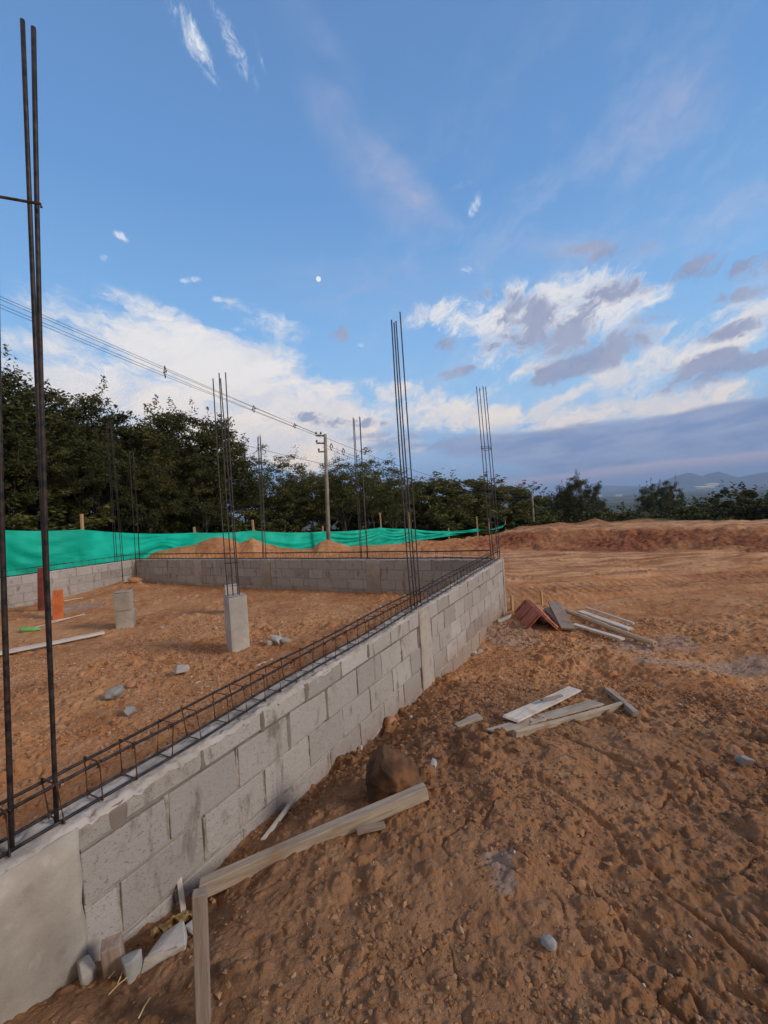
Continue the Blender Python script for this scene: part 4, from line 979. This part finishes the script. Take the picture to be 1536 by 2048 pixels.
def wires():
    A = Vector((b1.x, b1.y, t1[2])); Bp = Vector((b2.x, b2.y, t2[2]))
    # the run carries on to a pole out of view behind the camera on the left
    dn = (Vector((A.x, A.y, 0))-Vector((Bp.x, Bp.y, 0))).normalized(); end = Vector((A.x, A.y, 0))+dn*44
    # height so that the cables cross the left edge where the photograph shows them
    t_hit = None
    for k in range(1, 4000):
        q = Vector((A.x, A.y, 0))+dn*(k*.01)
        if q.x/q.y <= ray(0, 600)[0]/ray(0, 600)[1]: t_hit = k*.01; break
    zhit = onY(0, 598, q.y)[2]
    L = 44.0; sag = .5
    def zs(tt, z0, z1): f_ = tt/L; return z0+(z1-z0)*f_-4*sag*f_*(1-f_)
    f_ = t_hit/L; zend = (zhit+4*sag*f_*(1-f_)-A.z*(1-f_))/f_
    side = Vector((dn.y, -dn.x, 0))
    up = [(.36, .26), (.36, -.02), (-.02, .06), (.02, -.22)]
    root = empty('power_line', (A.x, A.y, 0), 0, 'bundle of overhead power cables with spacers, running down from the top left to the pole', 'power line'); o0 = Vector((A.x, A.y, 0))
    for k, (sx, sz) in enumerate(up):
        mb = MB(); P = []
        for i in range(41):
            tt = L*i/40; P.append(Vector((A.x, A.y, 0))+dn*tt+side*sx*.6+Vector((0, 0, zs(tt, A.z-.1, zend)+sz*min(1, .35+tt/14)))-o0)
        mb.tube(P, .0085, 5); mb.build('cable', M_WIRE, root)
    # spacers
    for (px, py) in ((332, 745), (510, 820), (592, 853)):
        u = ray(px, py)[0]/ray(px, py)[1]; best = min(range(1, 4400), key=lambda k: abs((A.x+dn.x*k*.01)/max(.5, (A.y+dn.y*k*.01))-u)); tt = best*.01
        c = Vector((A.x, A.y, 0))+dn*tt+side*.1+Vector((0, 0, zs(tt, A.z-.1, zend)+.02*min(1, .35+tt/14)))-o0
        mb = MB(); h_ = .27*min(1, .35+tt/14); w_ = .13
        mb.tube([c+Vector((0, 0, h_)), c+side*w_, c-Vector((0, 0, h_)), c-side*w_], .022, 5, closed=True); mb.tube([c+side*w_*1.6, c-side*w_*1.6], .02, 5); mb.build('cable_spacer', M_INSUL, root)
    end_z = zend
    # beyond the pole
    root2 = empty('power_line', (A.x, A.y, 0), 0, 'power cables running from the tall pole to the distant one over the trees', 'power line')
    for (sx, sz) in ((0, 0), (.3, -.3), (0, -.6)):
        mb = MB(); P = []
        for i in range(31):
            f_ = i/30; P.append(A.lerp(Bp, f_)+side*sx+Vector((0, 0, sz-.1-4*.8*f_*(1-f_)))-o0)
        mb.tube(P, .011, 5); mb.build('cable', M_WIRE, root2)
    for (px, py) in ((674, 890), (694, 893)):
        f_ = (px-655)/(1065-655)*24/80; f_ = {674: .028, 694: .062}[px]
        c = A.lerp(Bp, f_)+side*.1+Vector((0, 0, -.45-4*.8*f_*(1-f_)))-o0; mb = MB(); mb.tube([c+Vector((0, 0, .2)), c+side*.12, c-Vector((0, 0, .2)), c-side*.12], .03, 5, closed=True); mb.build('cable_spacer', M_INSUL, root2)
    # thin low cable seen between the tree groups
    root3 = empty('power_line', (A.x, A.y, 0), 0, 'single thin low cable reaching the tall pole from the left, behind the trees', 'power line')
    pts = [Vector(onY(x, y, D)) for x, y, D in ((655, 930, 24), (560, 908, 27), (440, 878, 31), (200, 820, 40), (60, 790, 46))]
    mb = MB(); mb.tube([q-o0 for q in pts], .012, 5); mb.build('cable', M_WIRE, root3)
wires()

# ------------------------------------------------------------------ trees
def leaf_mesh(name, seed, rx, rz, nleaf, size, m, nclump, zc, flat=.8, gap=.0):
    r_ = np.random.default_rng(seed)
    # clump centres in a lumpy ellipsoid, biased to the shell
    d = r_.normal(size=(nclump, 3)); d /= np.linalg.norm(d, axis=1)[:, None]
    rad = r_.random(nclump)**.36
    lump = 1+.28*np.array([mnoise.noise(Vector(q)*1.7+Vector((seed, 0, 0))) for q in d])
    c = d*(rad*lump)[:, None]*np.array([rx, rx, rz]); c[:, 2] = np.where(c[:, 2] < 0, c[:, 2]*flat, c[:, 2])
    csz = r_.uniform(.16, .34, nclump)*rx*.55
    k = r_.integers(0, nclump, nleaf); off = r_.normal(size=(nleaf, 3)); off /= np.linalg.norm(off, axis=1)[:, None]; off *= (r_.random(nleaf)**.6)[:, None]
    p = c[k]+off*csz[k][:, None]*np.array([1.25, 1.25, .7])
    # shoots that break the outline
    ns = nleaf//11; kk = r_.integers(0, nclump, ns); dirs = c[kk]/np.maximum(np.linalg.norm(c[kk], axis=1), .1)[:, None]+np.array([0, 0, .5])+r_.normal(size=(ns, 3))*.12
    sh = r_.integers(0, 60, ns); rs2 = np.random.default_rng(seed+5); sc_c = c[rs2.integers(0, nclump, 60)]; sdir = sc_c/np.maximum(np.linalg.norm(sc_c, axis=1), .1)[:, None]+np.array([0, 0, .6])+rs2.normal(size=(60, 3))*.25
    ln = r_.random(ns)*rx*.24; p[:ns] = sc_c[sh]+sdir[sh]*ln[:, None]+r_.normal(size=(ns, 3))*(.04+.045*rx*(1-ln/(rx*.24)))[:, None]
    p[:, 2] += zc
    a = r_.normal(size=(nleaf, 3)); a[:, 2] *= .45; a /= np.linalg.norm(a, axis=1)[:, None]; b = r_.normal(size=(nleaf, 3)); b -= (b*a).sum(1)[:, None]*a; b /= np.linalg.norm(b, axis=1)[:, None]
    L = size*r_.uniform(.6, 1.35, nleaf)[:, None]; Wd = L*.42
    nn = np.cross(a, b)*L*.12
    v = np.stack([p-a*L*.5, p-b*Wd*.5+nn, p+a*L*.5, p+b*Wd*.5+nn], 1).reshape(-1, 3).astype(np.float32)
    me = bpy.data.meshes.new(name); me.vertices.add(len(v)); me.vertices.foreach_set('co', v.ravel()); me.loops.add(len(v)); me.loops.foreach_set('vertex_index', np.arange(len(v), dtype=np.int32))
    me.polygons.add(nleaf); me.polygons.foreach_set('loop_start', np.arange(0, len(v), 4, dtype=np.int32)); me.update(calc_edges=True); me.materials.append(m)
    return me, c+np.array([0, 0, zc])
def trunk_mesh(name, seed, cl, zc, r0, nb=16):
    rr = random.Random(seed); mb = MB(); top = Vector((rr.uniform(-.3, .3), rr.uniform(-.3, .3), zc*.75))
    stems = [(Vector((0, 0, -.4)), top)]
    for _ in range(2): stems.append((Vector((rr.uniform(-.2, .2), rr.uniform(-.2, .2), -.4)), Vector((rr.uniform(-1, 1), rr.uniform(-1, 1), zc*.8))))
    for (a, b) in stems:
        P = [a.lerp(b, i/6)+Vector((rr.uniform(-.06, .06), rr.uniform(-.06, .06), 0)) for i in range(7)]; mb.tube(P, [r0*(1-.09*i) for i in range(7)], 8)
    idx = list(range(len(cl))); rr.shuffle(idx)
    for k in idx[:nb]:
        e = Vector(cl[k]); s_ = stems[rr.randrange(3)]; f_ = rr.uniform(.4, 1); st_ = s_[0].lerp(s_[1], f_); mid = st_.lerp(e, .5)+Vector((0, 0, .25))
        mb.tube([st_, mid, e], [r0*.45, r0*.25, r0*.08], 5)
    me = mb.mesh(name, True); me.materials.append(M_BARK); return me
KINDS = {}
def kind(key, seed, rx, rz, nleaf, size, m, nclump, zc, r0=.12, flat=.8):
    me, cl = leaf_mesh(key+'_crown', seed, rx, rz, nleaf, size, m, nclump, zc, flat); vz = np.empty(len(me.vertices)*3, np.float32); me.vertices.foreach_get('co', vz); zt = float(np.percentile(vz[2::3], 99.95)); KINDS[key] = (me, trunk_mesh(key+'_trunk', seed, cl, zc, r0), zt, rx, rz)
kind('big1', 11, 3.3, 3.3, 28000, .165, M_LEAF, 150, 5.4)
kind('big2', 12, 3.1, 3.5, 28000, .16, M_LEAF, 140, 5.5)
kind('big3', 13, 3.5, 3.1, 28000, .165, M_LEAF, 160, 5.1)
kind('airy1', 21, 2.5, 2.9, 8500, .14, M_LEAF2, 100, 4.6, .08)
kind('airy2', 22, 2.7, 2.6, 10500, .14, M_LEAF2, 110, 4.4, .08)
kind('bush1', 31, 2.2, 1.5, 6500, .22, M_LEAF2, 45, 1.3, .05)
kind('bush2', 32, 2.0, 1.7, 6500, .22, M_LEAF, 45, 1.4, .05)
kind('far1', 41, 3.4, 2.7, 17000, .23, M_LEAF2, 60, 4.3, .16)
kind('far2', 42, 3.7, 2.4, 17000, .23, M_LEAF2, 55, 3.6, .16)
kind('dist1', 51, 3.4, 2.0, 12000, .28, M_LEAF3, 40, 2.0, .14)
kind('dist2', 52, 3.0, 2.5, 12000, .28, M_LEAF, 36, 2.6, .14)
def tree(px, py, D, key, label, group, hs=None, ws=1.0, name='leafy_tree', cat='tree', rz=None, ground_z=None):
    """px, py: where the crown's top shows; D: distance; the tree keeps its own height, scaled to reach that top"""
    me, tm, zc, rx, rzz = KINDS[key]; P = Vector(onY(px, py, D)); gz = hz(P.x, P.y) if ground_z is None else ground_z
    s = (P.z-gz)/zc
    root = empty(name, (P.x, P.y, gz), random.uniform(0, 6.28) if rz is None else rz, label, cat, group); root.scale = (s*ws, s*ws, s)
    c = link('crown', me, None, root); t_ = link('trunk', tm, None, root); return root
gt = 'tall trees behind the left half of the fence'
for i, (px, py, D, k, ws, lab) in enumerate((
    (-60, 720, 19, 'big3', 1.0, 'dark tree cut off by the left edge of the picture'),
    (40, 722, 20, 'big1', .95, 'tall dark tree behind the nearest steel bars'),
    (135, 765, 21, 'big2', .95, 'dark tree with a sloping top just right of the nearest bars'),
    (205, 810, 23, 'big3', .85, 'dark dense tree with its crown dipping right of the nearest bars'),
    (262, 818, 22, 'big1', .8, 'dark tree in the dip between the tall left tree and the rounded one'),
    (330, 812, 23, 'big2', .9, 'left neighbour of the rounded bulky tree'),
    (385, 806, 22.5, 'big3', .95, 'rounded bulky tree left of the pedestal bars, highest of its group'),
    (428, 850, 24, 'big1', .7, 'narrow dark tree at the right shoulder of the tall tree mass'),
    (90, 800, 27, 'big2', 1.0, 'dark tree filling the gap behind the nearest bars'),
    (300, 850, 28, 'big3', 1.0, 'dark tree in the second row behind the rounded bulky one'),
    (180, 850, 18.5, 'big1', .8, 'lower dark tree standing closest behind the fence'),
    (0, 830, 17.5, 'big2', .9, 'lower dark tree at the left edge, in front of the tall ones'),
    (395, 900, 20.5, 'big2', .8, 'lower tree below the rounded bulky crown'),
    (285, 900, 19, 'big3', .75, 'lower tree below the dip in the tree tops'))):
    tree(px, py, D, k, lab, gt, ws=ws)
ga = 'airy trees behind the middle of the fence'
for (px, py, D, k, ws, lab) in (
    (490, 917, 27, 'airy1', 1.01, 'small airy tree with sky showing through, right of the tall tree mass'),
    (545, 890, 28, 'airy2', 1.06, 'airy pointed tree left of the utility pole'),
    (590, 932, 29, 'airy1', 1.01, 'airy tree immediately left of the utility pole'),
    (630, 927, 30, 'airy2', 1.01, 'thin tree behind the utility pole'),
    (680, 900, 30, 'airy1', 1.12, 'airy tree immediately right of the utility pole'),
    (735, 900, 31, 'airy2', 1.12, 'airy tree behind the bars on the far wall'),
    (775, 927, 32, 'airy1', 1.01, 'airy tree just left of the middle bar bundle'),
    (640, 947, 36, 'far1', 1.12, 'darker tree in the second row behind the utility pole'),
    (560, 952, 36, 'far2', 1.12, 'dark tree low behind the airy pointed one'),
    (710, 942, 38, 'far1', 1.12, 'dark tree in the second row behind the far-wall bars')):
    tree(px, py, D, k, lab, ga, ws=ws)
gf = 'trees receding behind the right half of the fence'
for (px, py, D, k, ws, lab) in (
    (815, 953, 38, 'far1', 1.31, 'olive tree right behind the middle bar bundle'),
    (860, 949, 41, 'far2', 1.31, 'olive tree with a lifted top, right of the middle bar bundle'),
    (905, 953, 44, 'far1', 1.35, 'broad olive tree midway between the two right bar bundles'),
    (945, 965, 47, 'far2', 1.31, 'olive tree just left of the corner bar bundle'),
    (985, 967, 50, 'far1', 1.31, 'olive tree behind the corner bar bundle'),
    (1025, 974, 54, 'far2', 1.10, 'olive tree just right of the corner bar bundle'),
    (1058, 986, 64, 'far1', .95, 'olive tree behind the distant utility pole'),
    (1088, 1002, 62, 'far2', .70, 'last olive tree of the row before the lone tall tree')):
    tree(px, py, D, k, lab, gf, ws=ws)
gd = 'separate dark trees at the right'
tree(1156, 944, 62, 'big3', 'lone tall dark tree standing above the hedge right of the tree row', gd, ws=.72)
tree(1130, 964, 61, 'big1', 'lower lobe tree on the left side of the lone tall tree', gd, ws=.62)
tree(1304, 960, 78, 'big3', 'round dark tree on the skyline below the mountains, left one of the pair', gd, ws=.68)
tree(1342, 955, 80, 'big1', 'round dark tree on the skyline below the mountains, right one of the pair', gd, ws=.52)
gh = 'low trees along the edge of the site'
hx = [(1120, 1024), (1160, 1018), (1200, 1003), (1228, 1014), (1255, 1008), (1285, 1012), (1315, 1012), (1350, 1008), (1385, 996), (1415, 984), (1448, 981), (1480, 972), (1512, 966), (1550, 960), (1600, 975), (1660, 970)]
wh = ['below the lone tall tree, left side', 'below the lone tall tree, right side', 'first mound-shaped one right of the lone tall tree', 'second one right of the lone tall tree', 'third one right of the lone tall tree', 'left of the round skyline pair', 'under the left one of the skyline pair', 'under the right one of the skyline pair', 'first one right of the skyline pair', 'second one right of the skyline pair', 'third one right of the skyline pair', 'near the right edge, slightly lower than its neighbour', 'second from the right edge', 'cut by the right edge of the picture', 'beyond the right edge', 'farthest right, beyond the picture edge']
for k, (px, py) in enumerate(hx[:14]):
    tree(px, py, 52+(k*7) % 13, ('dist1', 'dist2')[k % 2], 'low dark bushy tree '+wh[k], gh, ws=1.0, name='bushy_tree')
gb = 'bushes just behind the green fence'
bw = ['at the left edge', 'behind the nearest bars', 'left of the first fence stake', 'right of the first fence stake', 'under the dip in the tree tops', 'left of the bars in front of the left wall', 'right of the bars in front of the left wall', 'left of the second fence stake', 'right of the second fence stake', 'behind the left sandy heap', 'behind the right sandy heap', 'behind the small airy tree', 'left of the utility pole', 'right of the utility pole', 'behind the far-wall bars', 'left of the middle bar bundle', 'right of the middle bar bundle', 'behind the lower right of the fence', 'near the thin end of the fence', 'left of the corner bar bundle', 'at the corner bar bundle', 'at the end of the fence', 'below the distant utility pole', 'right of the distant utility pole']
xs_ = [-20, 40, 110, 170, 215, 255, 300, 345, 395, 430, 480, 520, 580, 690, 730, 775, 835, 880, 920, 955, 1000, 1040, 1075, 1105]
for k, px in enumerate(xs_):
    D = np.interp(px, [0, 163, 388, 645, 817, 985, 1100], [17.5, 19, 24, 31, 36, 45, 54]); py = np.interp(px, [0, 163, 388, 440, 500, 645, 817, 985, 1100], [985, 985, 985, 1005, 1020, 1005, 1000, 1010, 1020])+random.uniform(-8, 8)
    P = onY(px, py, D); g0 = P[2]-2.6-.02*D
    tree(px, py, D, ('bush1', 'bush2')[k % 2], 'dark green bush behind the fence '+bw[k], gb, ws=1.25, name='bush', cat='bush', ground_z=min(g0, hz(P[0], P[1])))

# ------------------------------------------------------------------ moon and distant sheds
def moon():
    t = mat('moon'); em = t.new('ShaderNodeEmission'); n = t.noise(t.obj, .02, 4); t.set(em.inputs[0], t.mix(t.mr(n, .4, .6), (.93, .92, .88), (.78, .80, .84))); em.inputs[1].default_value = 1.0
    t.l.new(em.outputs[0], t.out.inputs[0]); d = ray(637, 558); d = d/np.linalg.norm(d)
    bm = bmesh.new(); bmesh.ops.create_uvsphere(bm, u_segments=32, v_segments=20, radius=80); me = bpy.data.meshes.new('moon'); bm.to_mesh(me); bm.free(); me.shade_smooth()
    o = link('moon', me, t.m); o.location = Vector(CAM+d*16000); tag(o, 'small pale full moon high above the utility pole', 'moon')
moon()
M_SHED = m_simple('shed_sheet', (.62, .62, .62), (.75, .75, .74), .05, .6)
def shed(px, py, D, w, h, dp, lab, rz=0):
    P = Vector(onY(px, py, D)); root = empty('long_shed', P-Vector((0, 0, h)), rz, lab, 'shed', 'pale sheds on the far plain')
    mb = MB(); mb.box((-w/2, -dp/2, -3), (w/2, dp/2, h*.7)); mb.build('wall', M_SHED, root)
    mb = MB(); mb.v += [[-w/2-2, -dp/2-2, h*.7+.1], [w/2+2, -dp/2-2, h*.7+.1], [w/2+2, dp/2+2, h*.7+.1], [-w/2-2, dp/2+2, h*.7+.1], [-w/2-2, 0, h*1.3], [w/2+2, 0, h*1.3]]
    for q in ((0, 1, 5, 4), (2, 3, 4, 5), (0, 4, 3), (1, 2, 5), (0, 3, 2, 1)): mb.f.append(list(q)); mb.tint.append(.5)
    mb.build('roof', M_SHED, root)
for a in ((1405, 973, 1900, 80, 5, 40, 'long pale shed on the far plain under the mountains, left one'), (1420, 968, 2200, 60, 6, 40, 'pale shed just behind the long one under the mountains'), (1287, 983, 2200, 34, 4, 30, 'small pale shed on the plain left of the skyline trees'), (1190, 991, 1700, 40, 3, 30, 'pale shed on the plain just right of the lone tall tree'), (1235, 990, 1900, 30, 3, 30, 'pale shed on the plain between the lone tall tree and the skyline pair')): shed(*a)

def haze():
    bm = bmesh.new(); bmesh.ops.create_cube(bm, size=1)
    for v in bm.verts: v.co = Vector((v.co.x*27000, v.co.y*27000, -75 if v.co.z < 0 else 420))
    me = bpy.data.meshes.new('haze'); bm.to_mesh(me); bm.free()
    m = bpy.data.materials.new('haze_air'); m.use_nodes = True; t = m.node_tree; t.nodes.clear(); o_ = t.nodes.new('ShaderNodeOutputMaterial'); v_ = t.nodes.new('ShaderNodeVolumePrincipled')
    v_.inputs['Color'].default_value = (.50, .68, 1.0, 1); v_.inputs['Density'].default_value = 1.25e-4; v_.inputs['Anisotropy'].default_value = 0.0
    t.links.new(v_.outputs[0], o_.inputs['Volume'])
    o = link('haze', me, m); tag(o, kind='stuff', label='thin bluish evening haze over the far plain', cat='haze')
haze()
